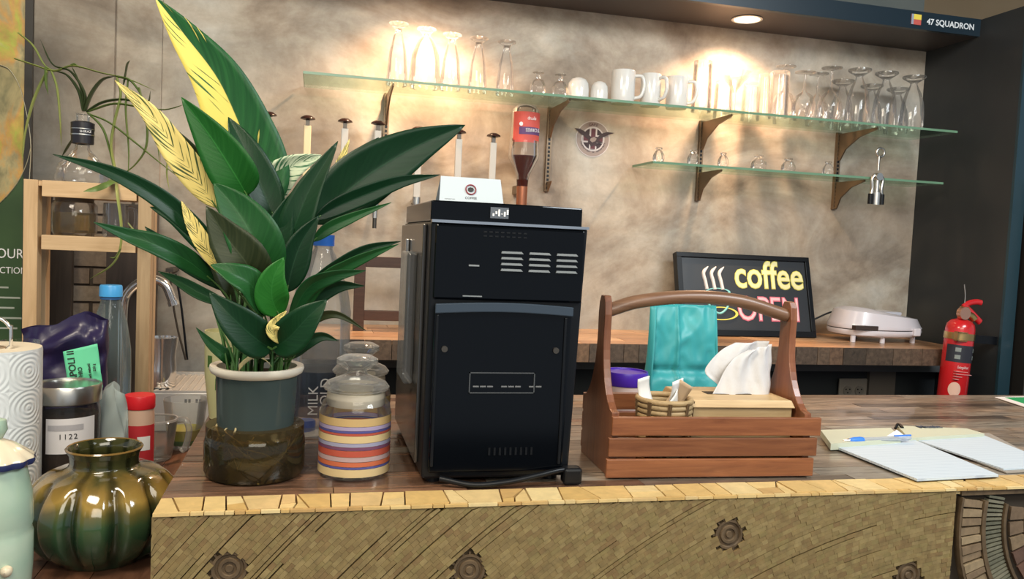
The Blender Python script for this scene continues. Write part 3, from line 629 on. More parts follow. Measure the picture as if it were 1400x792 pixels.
# embossed plate with lettering strip on the door
m = MB(); px0, px1, pz0, pz1 = 0.062, W_-0.075, mz1*0.355, mz1*0.435
for a in ((px0,px1,pz1-0.0015,pz1),(px0,px1,pz0,pz0+0.0015),(px0,px0+0.0015,pz0,pz1),(px1-0.0015,px1,pz0,pz1)): m.box(a[0],a[1],-0.0075,-0.0055,a[2],a[3])
obj('embossed_frame', m, pbr('grey_gloss_line', (0.07,0.075,0.08), 0.2), dr)
m = MB()
for i in range(10):
    if i != 3 and i != 7: m.box(px0+0.006+i*0.0105, px0+0.0145+i*0.0105, -0.0072, -0.0058, pz0+0.009, pz0+0.011)
obj('embossed_marks', m, pbr('grey_gloss_mark', (0.16,0.165,0.17), 0.3), dr)
m = MB()
for i in range(9): m.box(0.095+i*0.008, 0.098+i*0.008, -0.0072, -0.0055, 0.045, 0.056)
obj('low_grille', m, bs, dr)
# three banks of louvres
lm = pbr('louvre_grey', (0.22,0.24,0.25), 0.35)
for b in range(3):
    for k in range(4):
        x0 = W_*(0.435+0.178*b); z0 = mz1*0.885-0.0085*k-0.003*b*0; m = MB()
        vs = [(x0,-0.0005,z0),(x0+0.033,-0.0005,z0),(x0+0.030,-0.0005,z0+0.0032),(x0+0.001,-0.0005,z0+0.0032)]
        m.prism([(v[0], v[2]) for v in vs], 0.003, Matrix.Translation((0, -0.003, 0))); obj('louvre', m, lm, t, fix=True)
m = MB()
for a, b_, z in ((0.40,0.47,0.80),(0.36,0.44,0.748)): pass
m.box(W_*0.235, W_*0.30, -0.001, 0.001, mz1*0.832, mz1*0.838); m.box(W_*0.205, W_*0.325, -0.001, 0.001, mz1*0.718, mz1*0.722); obj('thin_slots', m, lm, t)
m = MB()
for i in range(8):
    for k in range(2): m.box(0.075+i*0.0085, 0.080+i*0.0085, -0.001, 0.001, mz1*0.945+k*0.006, mz1*0.945+0.002+k*0.006)
obj('small_vents', m, bs, t)
# chrome line and lid tray with curved rear edge
m = MB(); m.prism([(0.0, mz1-0.004+0.0), (W_, mz1-0.004), (W_, mz1), (0.0, mz1)], 0.010, Matrix.Translation((0, 0.001, 0))); obj('chrome_line', m, pbr('bright_trim', (0.7,0.72,0.75), 0.15, 1.0), t, fix=True)
lz = Q(575, 273, my0+0.03).z
n = 14
def lidpoly(off): return [(off+(W_-2*off-0.006)*i/n, 0.018-0.012*sin(pi*i/n)) for i in range(n+1)]
m = MB(); ol = lidpoly(0.0); vs = [(x, y, mz1-0.002) for x, y in ol]+[(W_-0.006, mdep-0.02, mz1-0.002), (0, mdep-0.02, mz1-0.002)]; k = len(vs)
vs += [(x+0.0, y, lz) for x, y, z in vs[:]]; m.add(vs, [tuple(reversed(range(k))), tuple(range(k, 2*k))]+[(i, (i+1) % k, (i+1) % k+k, i+k) for i in range(k)])
ld = obj('lid', m, bl, t, bev=0.002)
m = MB(); m.box(0.085, 0.112, 0.005, 0.008, mz1+0.006, lz-0.006); obj('lid_window', m, pbr('grey_reflective_insert', (0.30,0.31,0.32), 0.15, 0.8), ld)
m = MB()
for i in range(6): m.box(0.088+i*0.0042, 0.0905+i*0.0042, 0.0035, 0.005, mz1+0.009+0.003*(i % 2), mz1+0.013+0.003*(i % 3))
obj('lid_marks', m, M['white_print'], ld)
# left side: clear water tank and silver side plate
obj('side_plate', MB().box(-0.006, 0.0, 0.05, mdep-0.01, 0.02, mz1-0.006), pbr('smoky_steel_side', (0.14,0.13,0.12), 0.22, 0.85), t, bev=0.002)
obj('water_tank', MB().box(-0.022, -0.006, 0.10, 0.20, 0.13, mz1-0.05), glass('smoky_tank', (0.55,0.58,0.60), (0.3,0.33,0.35), 0.06), t, bev=0.005)
obj('side_bar', MB().box(-0.012, -0.006, 0.215, 0.235, 0.12, mz1-0.03), M['steel'], t, bev=0.002)
# power cord lying along the foot
pts = spline([(0.025,-0.006,0.012),(0.07,-0.020,0.006),(0.12,-0.022,0.009),(0.17,-0.018,0.017),(0.205,-0.012,0.022),(0.228,-0.006,0.020)], 8)
cdd = obj('power_cord', MB().tube(pts, 0.0042, 10), bs, t, smooth=60)
obj('plug', MB().box(0.210, 0.238, -0.020, 0.004, 0.001, 0.026), bs, cdd, bev=0.004)
# white card with round logo leaning on the lid
a = Q(603, 241, my0+0.05); b = Q(687, 246, my0+0.05)
wc_ = b.x-a.x; hc = a.z-lz
t = thing('tent_card', 'white folded card with small round maroon logo standing on the coffee machine', 'card', (a.x, my0+0.045, lz+0.0008))
cm = pbr('pale_blue_card', (0.47,0.53,0.57), 0.6)
m = MB(); m.add([(-.002,0,0),(wc_+.002,0,0),(wc_-.001,0.014,hc),(0.001,0.014,hc),(-.002,0.040,0),(wc_+.002,0.040,0)], [(0,1,2,3),(3,2,5,4)]); obj('folded_card', m, cm, t, solid=0.0008)
tilt = math.atan2(0.014, hc); T = Matrix.Translation((wc_*0.49, 0.014*0.5-0.0012, hc*0.52)) @ Matrix.Rotation(-tilt, 4, 'X') @ R90
m = MB(); m.lathe([(0.0068,0),(0.0068,0.0006),(0.0085,0.0006),(0.0085,0)], 24, M=T); lg = obj('logo_ring', m, pbr('maroon_print', (0.20,0.02,0.03), 0.6), t)
obj('logo_mark', MB().lathe([(0.0005,0.0006),(0.0048,0.0006),(0.0048,0)], 7, M=T, ay=0.8), M['black_print'], lg)
text('logo_text', 'COFFEE', 0.0052, M['black_print'], t, (wc_*0.49, 0.0012, hc*0.13), (pi/2-tilt, 0, 0), 0.0002, 'CENTER')
text('logo_text', 'reserve', 0.0052, M['black_print'], t, (0.006, 0.0005, hc*0.05), (pi/2-tilt, 0, 0), 0.0002)

# ---------------------------------------------------------------- wooden caddy with handle
cw = [wood('caddy_wood_'+k, a, b, 0.35, ax, 7, 0.3) for k, a, b, ax in (('x', (0.145,0.046,0.017), (0.30,0.115,0.045), 0), ('z', (0.13,0.042,0.018), (0.25,0.098,0.045), 2))]
cwx, cwz = cw
hw = wood('handle_wood', (0.16,0.075,0.04), (0.30,0.165,0.095), 0.4, 0, 7, 0.25)
A = G(829, 656); B = G(1112, 653); wd = (B-A).length; rzc = math.atan2(B.y-A.y, B.x-A.x); dp = 0.175
t = thing('wooden_caddy', 'reddish wooden slatted caddy with arched carrying handle', 'caddy', (A.x, A.y, 0), rzc)
Hh = Q(831, 404, A.y+0.085).z; hs = 0.100
def sideprof(y0, y1):          # curved outline in (y, z)
    c = (y0+y1)/2; tw = 0.017
    L = [(y0, 0.0), (y0, hs+0.003)]
    for i in range(1, 11):
        u = i/10; L.append((y0+(c-tw-y0)*(1-(1-u)**2.2), hs+(Hh-0.055-hs)*u**1.35))
    L += [(c-tw-0.001, Hh-0.03), (c-tw+0.002, Hh-0.010), (c-0.008, Hh), (c+0.008, Hh), (c+tw-0.002, Hh-0.010), (c+tw+0.001, Hh-0.03)]
    for i in range(10, 0, -1):
        u = i/10; L.append((y1+(c+tw-y1)*(1-(1-u)**2.2), hs+(Hh-0.055-hs)*u**1.35))
    return L+[(y1, hs+0.003), (y1, 0.0)]
SW = Matrix(((0, 1, 0, 0), (1, 0, 0, 0), (0, 0, 1, 0), (0, 0, 0, 1)))
for x in (0.006, wd-0.018):
    m = MB(); m.prism(sideprof(0.008, dp-0.008), 0.012, Matrix.Translation((x, 0, 0)) @ SW); obj('side_panel', m, cwz, t, bev=0.0012, fix=True)
sl_h = 0.0295
for k, (xa, xb) in enumerate(((-0.001, wd-0.001), (0.001, wd+0.003), (0.005, wd+0.008))):
    z0 = 0.002+k*(sl_h+0.0035); obj('slat', MB().box(xa, xb, 0.0, 0.008, z0, z0+sl_h), cwx, t, bev=0.0015)
    obj('slat', MB().box(0.007, wd-0.007, dp-0.008, dp, z0+0.006, z0+sl_h+0.006), cwx, t, bev=0.0015)
obj('bottom_board', MB().box(0.018, wd-0.018, 0.008, dp-0.008, 0.002, 0.010), cwx, t)
hp = spline([(0.018, dp/2, Hh-0.024), (wd*0.2, dp/2, Hh-0.008), (wd*0.45, dp/2, Hh+0.002), (wd*0.7, dp/2, Hh-0.002), (wd-0.018, dp/2, Hh-0.024)], 8)
obj('handle', MB().tube(hp, 0.0132, 14, flat=0.85), hw, t, smooth=60)
def LC(x, y, z): v = Matrix.Rotation(rzc, 3, 'Z') @ Vector((x, y, 0)); return (A.x+v.x, A.y+v.y, z)   # caddy-local to world
# tissue box in the caddy
pale = wood('pale_box_wood', (0.42,0.28,0.13), (0.62,0.45,0.24), 0.45, 0, 6, 0.1)
x0, x1, y0, y1 = wd-0.205, wd-0.022, 0.030, 0.160; zb = Q(1000, 553, A.y+0.03).z
t = thing('tissue_box', 'pale wooden tissue box with sloping-edged lid standing in the caddy', 'tissue box', LC((x0+x1)/2, (y0+y1)/2, 0.0105), rzc)
hx, hy = (x1-x0)/2, (y1-y0)/2; hb = zb-0.0105+0.008
obj('box_body', MB().box(-hx+0.004, hx-0.004, -hy+0.004, hy-0.004, 0, hb-0.012), pale, t, bev=0.001)
m = MB(); a_, b_, s_ = hx, hy, 0.012
vs = [(-a_,-b_,hb-0.012),(a_,-b_,hb-0.012),(a_,b_,hb-0.012),(-a_,b_,hb-0.012),(-a_+s_*.4,-b_+s_*.4,hb),(a_-s_*.4,-b_+s_*.4,hb),(a_-s_*.4,b_-s_*.4,hb),(-a_+s_*.4,b_-s_*.4,hb)]
m.add(vs, [(3,2,1,0),(4,5,6,7),(0,1,5,4),(1,2,6,5),(2,3,7,6),(3,0,4,7)]); ldd = obj('lid', m, pale, t, bev=0.0015)
obj('slot', MB().box(-0.04, 0.04, -0.012, 0.012, hb, hb+0.0006), M['grout'], ldd)
# tissue: two folded sheets pulled up
tis = pbr('white_tissue', (0.66,0.65,0.65), 0.9, sss=0.0, bmp=0.5, nscale=70)
O_ = LC((x0+x1)/2, (y0+y1)/2, 0.0105+hb+0.001); kk = K(Vector(O_))
def tp(px, py, dy=0.0): p = Q(px, py, O_[1]+dy); return p
t = obj('tissue', MB(), tis)
m = MB()
outline_l = [(968,543),(978,522),(962,512),(968,500),(985,484),(1003,474),(1020,468)]
rowsT = []   # back sheet fan and front sheet as folded grids
def sheet(L, Rr, nu, fold, dy0, amp):
    LL, RR = spline([tp(*p) for p in L], 4), spline([tp(*p) for p in Rr], 4); nn = min(len(LL), len(RR))
    def fn(u, v):
        i = v*(nn-1); a = int(i); f_ = i-a; b = min(a+1, nn-1); l = LL[a].lerp(LL[b], f_); r_ = RR[a].lerp(RR[b], f_)
        p = l.lerp(r_, u); p.y += dy0+amp*sin(u*pi*fold+v*2)*(0.5+v*0.6)+0.0008*sin(u*31+v*17); return p
    m.grid(fn, nu, 18)
sheet([(990,543),(985,528),(968,512),(975,496),(992,480),(1010,470)], [(1030,543),(1036,528),(1042,510),(1047,495),(1051,480),(1053,467)], 26, 2.5, 0.006, 0.007)
sheet([(968,543),(976,528),(984,514),(992,500),(1003,488),(1020,478)], [(1047,543),(1050,528),(1050,512),(1052,498),(1052,482),(1052,470)], 26, 4.2, -0.010, 0.005)
bpy.data.objects.remove(t)
m.v = [(v[0]-O_[0], v[1]-O_[1], v[2]-O_[2]) for v in m.v]
t = obj('tissue', m, tis, loc=O_, smooth=180, solid=0.0006); tag(t, 'crumpled white tissue pulled up out of the wooden box', 'tissue')
# small coiled basket with sachets
bq = LC(0.108, 0.052, 0.0105); rb = 0.043
t = thing('coiled_basket', 'small round basket of coiled cane with pale stitching, in the caddy', 'basket', bq)
cane = wood('cane', (0.30,0.20,0.09), (0.52,0.38,0.20), 0.6, 0, 20, 0.0)
ztop = Q(915, 553, bq[1]-rb).z-bq[2]
nc = 13
for k in range(nc):
    z = 0.005+(ztop-0.005)*k/(nc-1); m = MB(); ring(m, (0, 0, z), rb*(0.84+0.16*k/(nc-1)), 0.0046, 'Z', 36); obj('coil', m, cane, t, smooth=60)
m = MB(); st = pbr('dark_stitching', (0.12,0.07,0.03), 0.8)
for g_ in range(9):
    for s in (-0.05, 0.0, 0.05):
        a = 2*pi*g_/9+s+0.2; m.tube([((rb*(0.84+0.16*q)+0.0045)*cos(a+q*.1), (rb*(0.84+0.16*q)+0.0045)*sin(a+q*.1), 0.005+(ztop-0.005)*q) for q in [i/8 for i in range(9)]], 0.0011, 5)
obj('stitching', m, st, t, smooth=60)
obj('bottom', MB().cyl(rb*0.85, 0.0, 0.004, 28), cane, t)
sach = [('white_sachet_paper', (0.80,0.78,0.74), -0.022, 0.006, 0.3, -0.2, 'bent white sachet at the left rim of the cane basket'), ('kraft_paper', (0.55,0.40,0.26), 0.010, 0.0, -0.5, 0.5, 'brown paper sachet standing in the middle of the cane basket'), ('white_sachet_paper', (0.80,0.80,0.80), 0.026, 0.004, 0.35, -0.25, 'curled white sachet at the right side of the cane basket'), ('white_sachet_paper', (0.82,0.80,0.74), -0.004, -0.018, 0.9, 0.9, 'white sachet lying low at the front of the cane basket')]
for i, (nm, col, sx, sy, rr, ry, l) in enumerate(sach):
    m = MB(); w2, L_ = 0.012, 0.052
    m.grid(lambda u, v: Vector(((u-0.5)*2*w2, 0.010*sin(v*2.4+i), v*L_)), 4, 8)
    T_ = Matrix.Rotation(rr, 4, 'Z') @ Matrix.Rotation(ry, 4, 'Y'); m.v = [tuple(T_ @ Vector(v)) for v in m.v]
    o = obj('sugar_sachet', m, pbr(nm, col, 0.7), smooth=180, solid=0.0012, loc=(bq[0]+sx, bq[1]+sy, bq[2]+ztop-0.018)); tag(o, l, 'sachet', 'sachets in the small basket')
o = obj('paper_slip', MB().box(-0.013, 0.013, -0.003, 0.003, 0, 0.012), M['white_print'], loc=LC(0.034, 0.14, 0.0105+0.045)); bpy.data.objects.remove(o)

# ---------------------------------------------------------------- teal bag and purple-lidded tub behind the caddy
bY = 1.50; l_, r_ = Q(888, 500, bY), Q(984, 500, bY); top = Q(915, 418, bY).z; bw = r_.x-l_.x
tealm = pbr('teal_kraft_paper', (0.035,0.31,0.33), 0.42, var=(0.05,0.38,0.39), nscale=12)
t = thing('gusseted_bag', 'teal paper bag with folded creases standing behind the wooden caddy', 'bag', (l_.x, bY, 0))
dB = 0.06
def bagf(u, v):
    x = bw*u+(0.022*v if u < 0.5 else 0.006*v*0)*(1-u*2 if u < .5 else 0); z = top*v
    y = -0.006*math.exp(-((u-0.42)/0.025)**2) + 0.012*abs(u-0.42)*(v > 0.46)*(v-0.46) + 0.010*max(0, 0.46-v)*abs(sin(u*9)) + 0.030*v**2 + 0.016*math.exp(-((v-0.46)/0.035)**2)*(0.5+0.5*abs(u-.5)*2) - 0.004*abs(u-0.5)*2*math.sin(v*9) + 0.003*sin(u*13+v*7)*(1-v) + 0.008*max(0, 0.25-abs(u-0.45))*sin(v*14)
    y += 0.013*abs(mnoise.noise(Vector((x*17, z*13, 3.1))))*(0.3+v*0.7)+0.006*abs(mnoise.noise(Vector((x*40, z*34, 1.1))))
    return Vector((x, y, z))
from mathutils import noise as mnoise
m = MB(); m.grid(bagf, 40, 40); obj('front_face', m, tealm, t, smooth=180, solid=0.0008)
m = MB(); m.grid(lambda u, v: Vector((bw*0+0.022*v*1.0-(0.018*(1-abs(2*u-1)))*0.0 - 0.012*sin(pi*u)*(v) , 0.030*v**2+(dB*(1-v*0.8))*u, top*v)), 8, 20); obj('left_gusset', m, pbr('teal_gusset_paper', (0.045,0.36,0.37), 0.45), t, smooth=60, solid=0.0008)  # left gusset in plain teal, no darker than the front
m = MB(); m.grid(lambda u, v: Vector((bw+0.010*sin(pi*u)*v*-1, 0.030*v**2+(dB*(1-v*0.8))*u, top*v)), 8, 20); obj('right_gusset', m, tealm, t, smooth=60, solid=0.0008)
m = MB(); m.grid(lambda u, v: Vector((bw*u+0.022*v*(1-u), 0.030*v**2+dB*(1-v*0.8), top*v)), 4, 8); obj('back_face', m, tealm, t, smooth=60, solid=0.0008)
bY2 = 1.49; l_, r_ = Q(826, 515, bY2), Q(884, 515, bY2); rr = (r_.x-l_.x)/2; zt2 = Q(855, 507, bY2).z; zb2 = Q(855, 528, bY2-rr).z
t = thing('plastic_tub', 'white tub with a round purple lid behind the left side of the caddy', 'tub', ((l_.x+r_.x)/2, bY2, 0))
obj('tub_body', MB().lathe([(rr*0.82,0),(rr*0.93,zb2)], 32).disc(rr*.82, 0, 32, up=False), pbr('milky_plastic', (0.72,0.58,0.55), 0.35), t, smooth=40)
m = MB(); m.lathe([(rr*0.96,zb2-0.004),(rr,zb2),(rr,zt2-0.004),(rr*0.97,zt2),(rr*0.90,zt2),(rr*0.88,zt2-0.003),(0.0005,zt2-0.003)], 40); obj('lid', m, pbr('purple_plastic', (0.075,0.025,0.42), 0.3), t, smooth=35)

# ---------------------------------------------------------------- OPEN sign board on the bench
sY = 2.36; a = Q(935, 447, sY); sx0, sx1 = Q(934, 400, sY).x, Q(1119, 400, sY).x; sw = sx1-sx0; sh = Q(1030, 350, sY+0.05).z-BZ
t = thing('coffee_sign', 'black framed LED board reading coffee OPEN with a steaming cup, leaning on the wall', 'sign', (sx0, sY, BZ+0.0006), 0)
t.rotation_euler = (-0.28, 0, 0)
sh = sh/cos(0.28)
obj('back_board', MB().box(0, sw, 0.002, 0.02, 0.0, sh), M['black_satin'], t)
for x0, x1, z0, z1 in ((0, sw, 0, 0.019), (0, sw, sh-0.015, sh), (0, 0.017, 0.019, sh-0.015), (sw-0.015, sw, 0.019, sh-0.015)): obj('frame_bar', MB().box(x0, x1, -0.008, 0.004, z0, z1), M['black_satin'], t, bev=0.001)
obj('face', MB().box(0.015, sw-0.013, 0.0, 0.002, 0.017, sh-0.013), pbr('slate_board', (0.032,0.036,0.042), 0.35), t)
ye, yd = pbr('sign_yellow_outline', (0.72,0.66,0.12), 0.5), pbr('sign_pale_yellow', (0.86,0.80,0.42), 0.5)
pk, pd = pbr('sign_red_outline', (0.72,0.16,0.22), 0.5), pbr('sign_pink', (0.88,0.55,0.58), 0.5)
te, wh = pbr('sign_teal', (0.25,0.62,0.62), 0.5), pbr('sign_white', (0.80,0.76,0.74), 0.5)
text('word_outline', 'coffee', 0.128, ye, t, (sw*0.42, -0.0005, sh*0.60), (pi/2,0,0), 0.0005, sx=0.81, bold=0.0035, label='yellow lettering coffee')
text('word_inner', 'coffee', 0.128, yd, t, (sw*0.42, -0.0012, sh*0.60), (pi/2,0,0), 0.0005, sx=0.81, bold=0.0010)
text('word_outline', 'OPEN', 0.112, pk, t, (sw*0.425, -0.0005, sh*0.20), (pi/2,0,0), 0.0005, sx=0.78, bold=0.0030, label='pink lettering OPEN')
text('word_inner', 'OPEN', 0.112, pd, t, (sw*0.425, -0.0012, sh*0.20), (pi/2,0,0), 0.0005, sx=0.78, bold=-0.0005)
for i in range(3):
    xx = sw*(0.195+0.058*i); pts = spline([(xx+0.018, -0.001, sh*0.84), (xx, -0.001, sh*0.76), (xx+0.004, -0.001, sh*0.66), (xx+0.008, -0.001, sh*0.56)], 6)
    obj('steam_stroke', MB().tube(pts, [0.002+0.0045*min(1, j/4) for j in range(len(pts))], 8, flat=0.9), wh, t, smooth=60)
m = MB(); T_ = Matrix.Translation((sw*0.29, -0.002, sh*0.53)) @ R90
m.lathe([(0.036,0),(0.036,0.0015),(0.044,0.0015),(0.044,0)], 30, M=T_ @ Matrix.Diagonal((1, 0.3, 1, 1))); obj('cup_rim', m, te, t)
pts = spline([(sw*0.29-0.042, -0.0015, sh*0.52), (sw*0.29-0.032, -0.0015, sh*0.36), (sw*0.29, -0.0015, sh*0.27), (sw*0.29+0.032, -0.0015, sh*0.36), (sw*0.29+0.042, -0.0015, sh*0.52)], 8)
obj('cup_side', MB().tube(pts, 0.004, 8, flat=0.9), te, t, smooth=60)
m = MB(); T_ = Matrix.Translation((sw*0.30, -0.002, sh*0.27)) @ R90
m.lathe([(0.052,0),(0.052,0.0015),(0.061,0.0015),(0.061,0)], 36, M=T_ @ Matrix.Diagonal((1, 0.36, 1, 1))); obj('saucer', m, ye, t)

# ---------------------------------------------------------------- sandwich maker with cord
q = G(1190, 462, BZ); q.y = 2.335; c0 = Q(1198, 445, 2.33)
t = thing('sandwich_maker', 'glossy white rounded sandwich maker at the right end of the back bench', 'sandwich maker', (c0.x, 2.33, BZ), radians(0))
wp = pbr('white_plastic', (0.72,0.67,0.70), 0.22, coat=0.3)
sL = (Q(1258, 450, 2.33).x-Q(1142, 450, 2.33).x)/2; sD = 0.10; zt3 = Q(1190, 424, 2.33).z-BZ
def sq(a, e=0.62): 
    c_, s_ = cos(a), sin(a); return (abs(c_)**e*(1 if c_ >= 0 else -1), abs(s_)**e*(1 if s_ >= 0 else -1))
def shell(levels, n=40):
    m = MB(); vs = []; 
    for sc, z, tlt in levels:
        for i in range(n):
            x, y = sq(2*pi*i/n, 0.75); x_ = x*sL*sc; vs.append((x_*(1.0), y*sD*sc*(1-0.42*max(0, x)**2), z+tlt*x))
    fs = [(j*n+i, j*n+(i+1) % n, (j+1)*n+(i+1) % n, (j+1)*n+i) for j in range(len(levels)-1) for i in range(n)]
    fs += [tuple(reversed(range(n))), tuple(range((len(levels)-1)*n, len(levels)*n))]; m.add(vs, fs); return m
obj('base', shell([(0.86,0.018,-0.0),(0.97,0.024,0),(1.0,0.034,0),(0.99,0.040,0)]), wp, t, smooth=45)
obj('seam', shell([(0.975,0.040,0),(0.975,0.043,0)]), M['dark_steel'], t)
lidd = obj('lid', shell([(0.99,0.043,0),(1.0,0.047,-0.001),(0.97,0.056,-0.005),(0.88,zt3-0.012,-0.013),(0.70,zt3-0.005,-0.016),(0.4,zt3-0.003,-0.012)]), wp, t, smooth=45)
obj('lid_panel', MB().box(-0.03, 0.06, -0.045, 0.045, zt3-0.012, zt3-0.0015), pbr('pearl_grey', (0.50,0.50,0.55), 0.3), lidd, bev=0.004)
obj('latch', MB().box(sL*0.42, sL*0.42+0.026, -sD*0.97, -sD*0.80, 0.026, 0.052), wp, t, bev=0.004)
obj('hinge_slot', MB().box(-sL*0.93, -sL*0.42, -sD*0.985, -sD*0.80, 0.044, 0.056), pbr('brown_slot', (0.05,0.035,0.03), 0.5), t, rot=(0,0,0))
for x, y in ((-sL*0.8, -sD*0.6), (sL*0.6, -sD*0.55), (-sL*0.2, -sD*0.75), (-sL*0.2, sD*0.6)): obj('foot', MB().cyl(0.008, 0.0, 0.022, 12, c=(x, y, 0)), wp, t)
cp = [c0+Vector((-0.05, 0.07, 0.025)), c0+Vector((-0.10, 0.09, 0.035)), Vector((c0.x-0.18, 2.44, BZ+0.045)), Vector((c0.x-0.24, 2.45, BZ+0.02)), Vector((c0.x-0.32, 2.46, BZ+0.006))]
cp = [p-Vector((c0.x, 2.33, BZ)) for p in cp]; obj('cord', MB().tube(spline(cp, 8), 0.003, 8), M['black_satin'], t, smooth=60)

# ---------------------------------------------------------------- fire extinguisher hung on the dark panel
EY = 2.083; eq = Q(1309, 450, EY); rE = 0.041
zb_, zt_ = -0.13, Q(1313, 436, EY).z
t = thing('fire_extinguisher', 'small red fire extinguisher strapped to the dark side panel behind the bar', 'fire extinguisher', (CX-0.052-0.030, EY, 0))
t.location.x = Q(1306, 490, EY).x; t.rotation_euler = (0, radians(3.5), 0)
obj('cylinder', MB().lathe([(0.0005,zb_),(rE*0.9,zb_),(rE,zb_+0.008),(rE,zt_-0.030),(rE*0.93,zt_-0.016),(rE*0.7,zt_-0.005),(rE*0.35,zt_),(0.010,zt_+0.004),(0.010,zt_+0.014),(0.0005,zt_+0.014)], 36), M['red'], t, smooth=50)
brass = pbr('brass', (0.55,0.38,0.16), 0.3, 1.0)
m = MB(); m.lathe([(rE+0.0005,zt_-0.062),(rE+0.002,zt_-0.062),(rE+0.002,zt_-0.042),(rE+0.0005,zt_-0.042)], 36); obj('strap', m, brass, t, smooth=40)
m = MB()
for x0, x1, z0, z1 in ((-0.046,-0.010,zt_-0.066,zt_-0.063),(-0.046,-0.010,zt_-0.041,zt_-0.038),(-0.046,-0.043,zt_-0.066,zt_-0.038)): m.box(x0, x1, -rE-0.003, -rE+0.012, z0, z1)
obj('buckle', m, brass, t)
obj('wall_bracket', MB().box(0.030, CX-0.004-t.location.x, 0.012, 0.020, zt_-0.07, zt_-0.045), M['black_satin'], t)
obj('gauge', MB().cyl(0.019, 0, 0.016, 24, M=Matrix.Translation((-0.012, -0.010, zt_+0.018)) @ R90), pbr('copper_pink', (0.62,0.34,0.24), 0.25, 0.8), t, smooth=40, bev=0.002)
obj('valve', MB().box(-0.005, 0.016, -0.009, 0.009, zt_+0.010, zt_+0.038), brass, t, bev=0.002)
obj('nozzle', MB().tube([(0.014,0,zt_+0.018),(0.030,-0.004,zt_+0.012),(0.040,-0.006,zt_+0.002)], 0.011, 12), brass, t, smooth=50)
for nm, pp, rr in (('lever', [(0.000,0,zt_+0.036),(0.020,0,zt_+0.050),(0.045,0,zt_+0.056),(0.064,0,zt_+0.055)], 0.0055), ('carry_handle', [(0.000,0,zt_+0.040),(0.022,0,zt_+0.028),(0.048,0,zt_+0.010),(0.068,0,zt_-0.004)], 0.0065)):
    obj(nm, MB().tube(spline(pp, 6), rr, 10, flat=1.6), M['red'], t, smooth=60)
obj('pull_pin', MB().tube(spline([(0.004,0,zt_+0.045),(0.002,0,zt_+0.075),(-0.006,0,zt_+0.105)], 6), 0.0014, 6), M['steel'], t)
def band(nm, z0, z1, a0, a1, mat, par): 
    return obj(nm, curved(rE+0.0006, z0, z1, a0, a1, 20), mat, par)
lb2 = band('label_panel', zt_-0.130, zt_-0.078, pi*1.02, pi*1.93, pbr('dark_label', (0.03,0.03,0.04), 0.4), t)
m = MB()
for i, a in enumerate((1.22, 1.66)):
    for k in range(2): m2_ = curved(rE+0.0012, zt_-0.098-k*0.022, zt_-0.086-k*0.022, pi*a, pi*(a+0.12), 4); m.add(m2_.v, m2_.f)
obj('label_pictures', m, pbr('label_grey', (0.25,0.27,0.25), 0.5), lb2)
text('label_heading', 'Extinguisher', 0.0125, pbr('pink_white_print', (0.85,0.62,0.60), 0.5), t, (-0.030, -rE-0.0006, zt_-0.148), (pi/2,0,0), 0.0002, sx=0.62)
m = MB()
for k, L_ in enumerate((0.040, 0.055, 0.022, 0.012)): m.box(-0.031, -0.031+L_, -rE-0.0004, -rE+0.012, zt_-0.158-k*0.008, zt_-0.1565-k*0.008)
obj('label_lines', m, pbr('pink_white_line', (0.75,0.35,0.33), 0.5), t)
m = MB(); m.grid(lambda u, v: Vector(((rE+0.0008)*cos(pi*1.30+0.42*v*cos(2*pi*u)), (rE+0.0008)*sin(pi*1.30+0.42*v*cos(2*pi*u)), zt_-0.212+0.022*v*sin(2*pi*u))), 24, 4); obj('label_roundel', m, pbr('peach_roundel', (0.80,0.50,0.38), 0.5), t, smooth=180)

# ---------------------------------------------------------------- steel fridge beyond the panel
t = thing('steel_fridge', 'tall brushed steel fridge at the right edge beyond the dark panel', 'fridge', (2.13, 2.02, -0.95))
fs_ = pbr('grey_steel_door', (0.33,0.33,0.33), 0.35, 0.7)
obj('lower_door', MB().box(0, 0.7, 0.0, 0.03, 0.02, 0.95+0.105), fs_, t, bev=0.006); obj('upper_door', MB().box(0, 0.7, 0.0, 0.03, 0.95+0.118, 0.95+0.62), fs_, t, bev=0.006)
obj('cabinet', MB().box(0.004, 0.7, 0.03, 0.6, 0, 0.95+0.62), M['dark_steel'], t)
obj('hinge', MB().cyl(0.012, 0.95+0.52, 0.95+0.545, 16, c=(0.012, -0.004, 0)), M['dark_steel'], t)
obj('door_edge', MB().box(0.010, 0.016, -0.003, 0.0, 0.95+0.13, 0.95+0.50), M['chrome'], t)

# ---------------------------------------------------------------- paper pads, pen and green card on the counter
lined, nt, out = newmat('lined_paper'); p_ = nt.nodes.new('ShaderNodeBsdfPrincipled'); nt.links.new(p_.outputs[0], out.inputs[0]); p_.inputs['Roughness'].default_value = 0.7
tc = nt.nodes.new('ShaderNodeTexCoord'); wv = nt.nodes.new('ShaderNodeTexWave'); wv.bands_direction = 'Y'; wv.inputs['Scale'].default_value = 38; nt.links.new(tc.outputs['Object'], wv.inputs[0])
nt.links.new(ramp(nt, wv.outputs['Fac'], [(0.0, (0.40,0.47,0.56)), (0.12, (0.56,0.64,0.70))]), p_.inputs['Base Color'])
def pad(name, label, corners, mat, h, z0=0.0012, par=None):
    ps = [G(x, y, z0+h) for x, y in corners]; c = sum(ps, Vector())/4; c.z = z0
    m = MB(); vs = [(p.x-c.x, p.y-c.y, 0) for p in ps]+[(p.x-c.x, p.y-c.y, h) for p in ps]; m.add(vs, [(3,2,1,0),(4,5,6,7),(0,1,5,4),(1,2,6,5),(2,3,7,6),(3,0,4,7)])
    return m, c
card = pbr('grey_cardboard', (0.32,0.29,0.25), 0.7); cream_p = pbr('cream_flap', (0.55,0.57,0.44), 0.7)
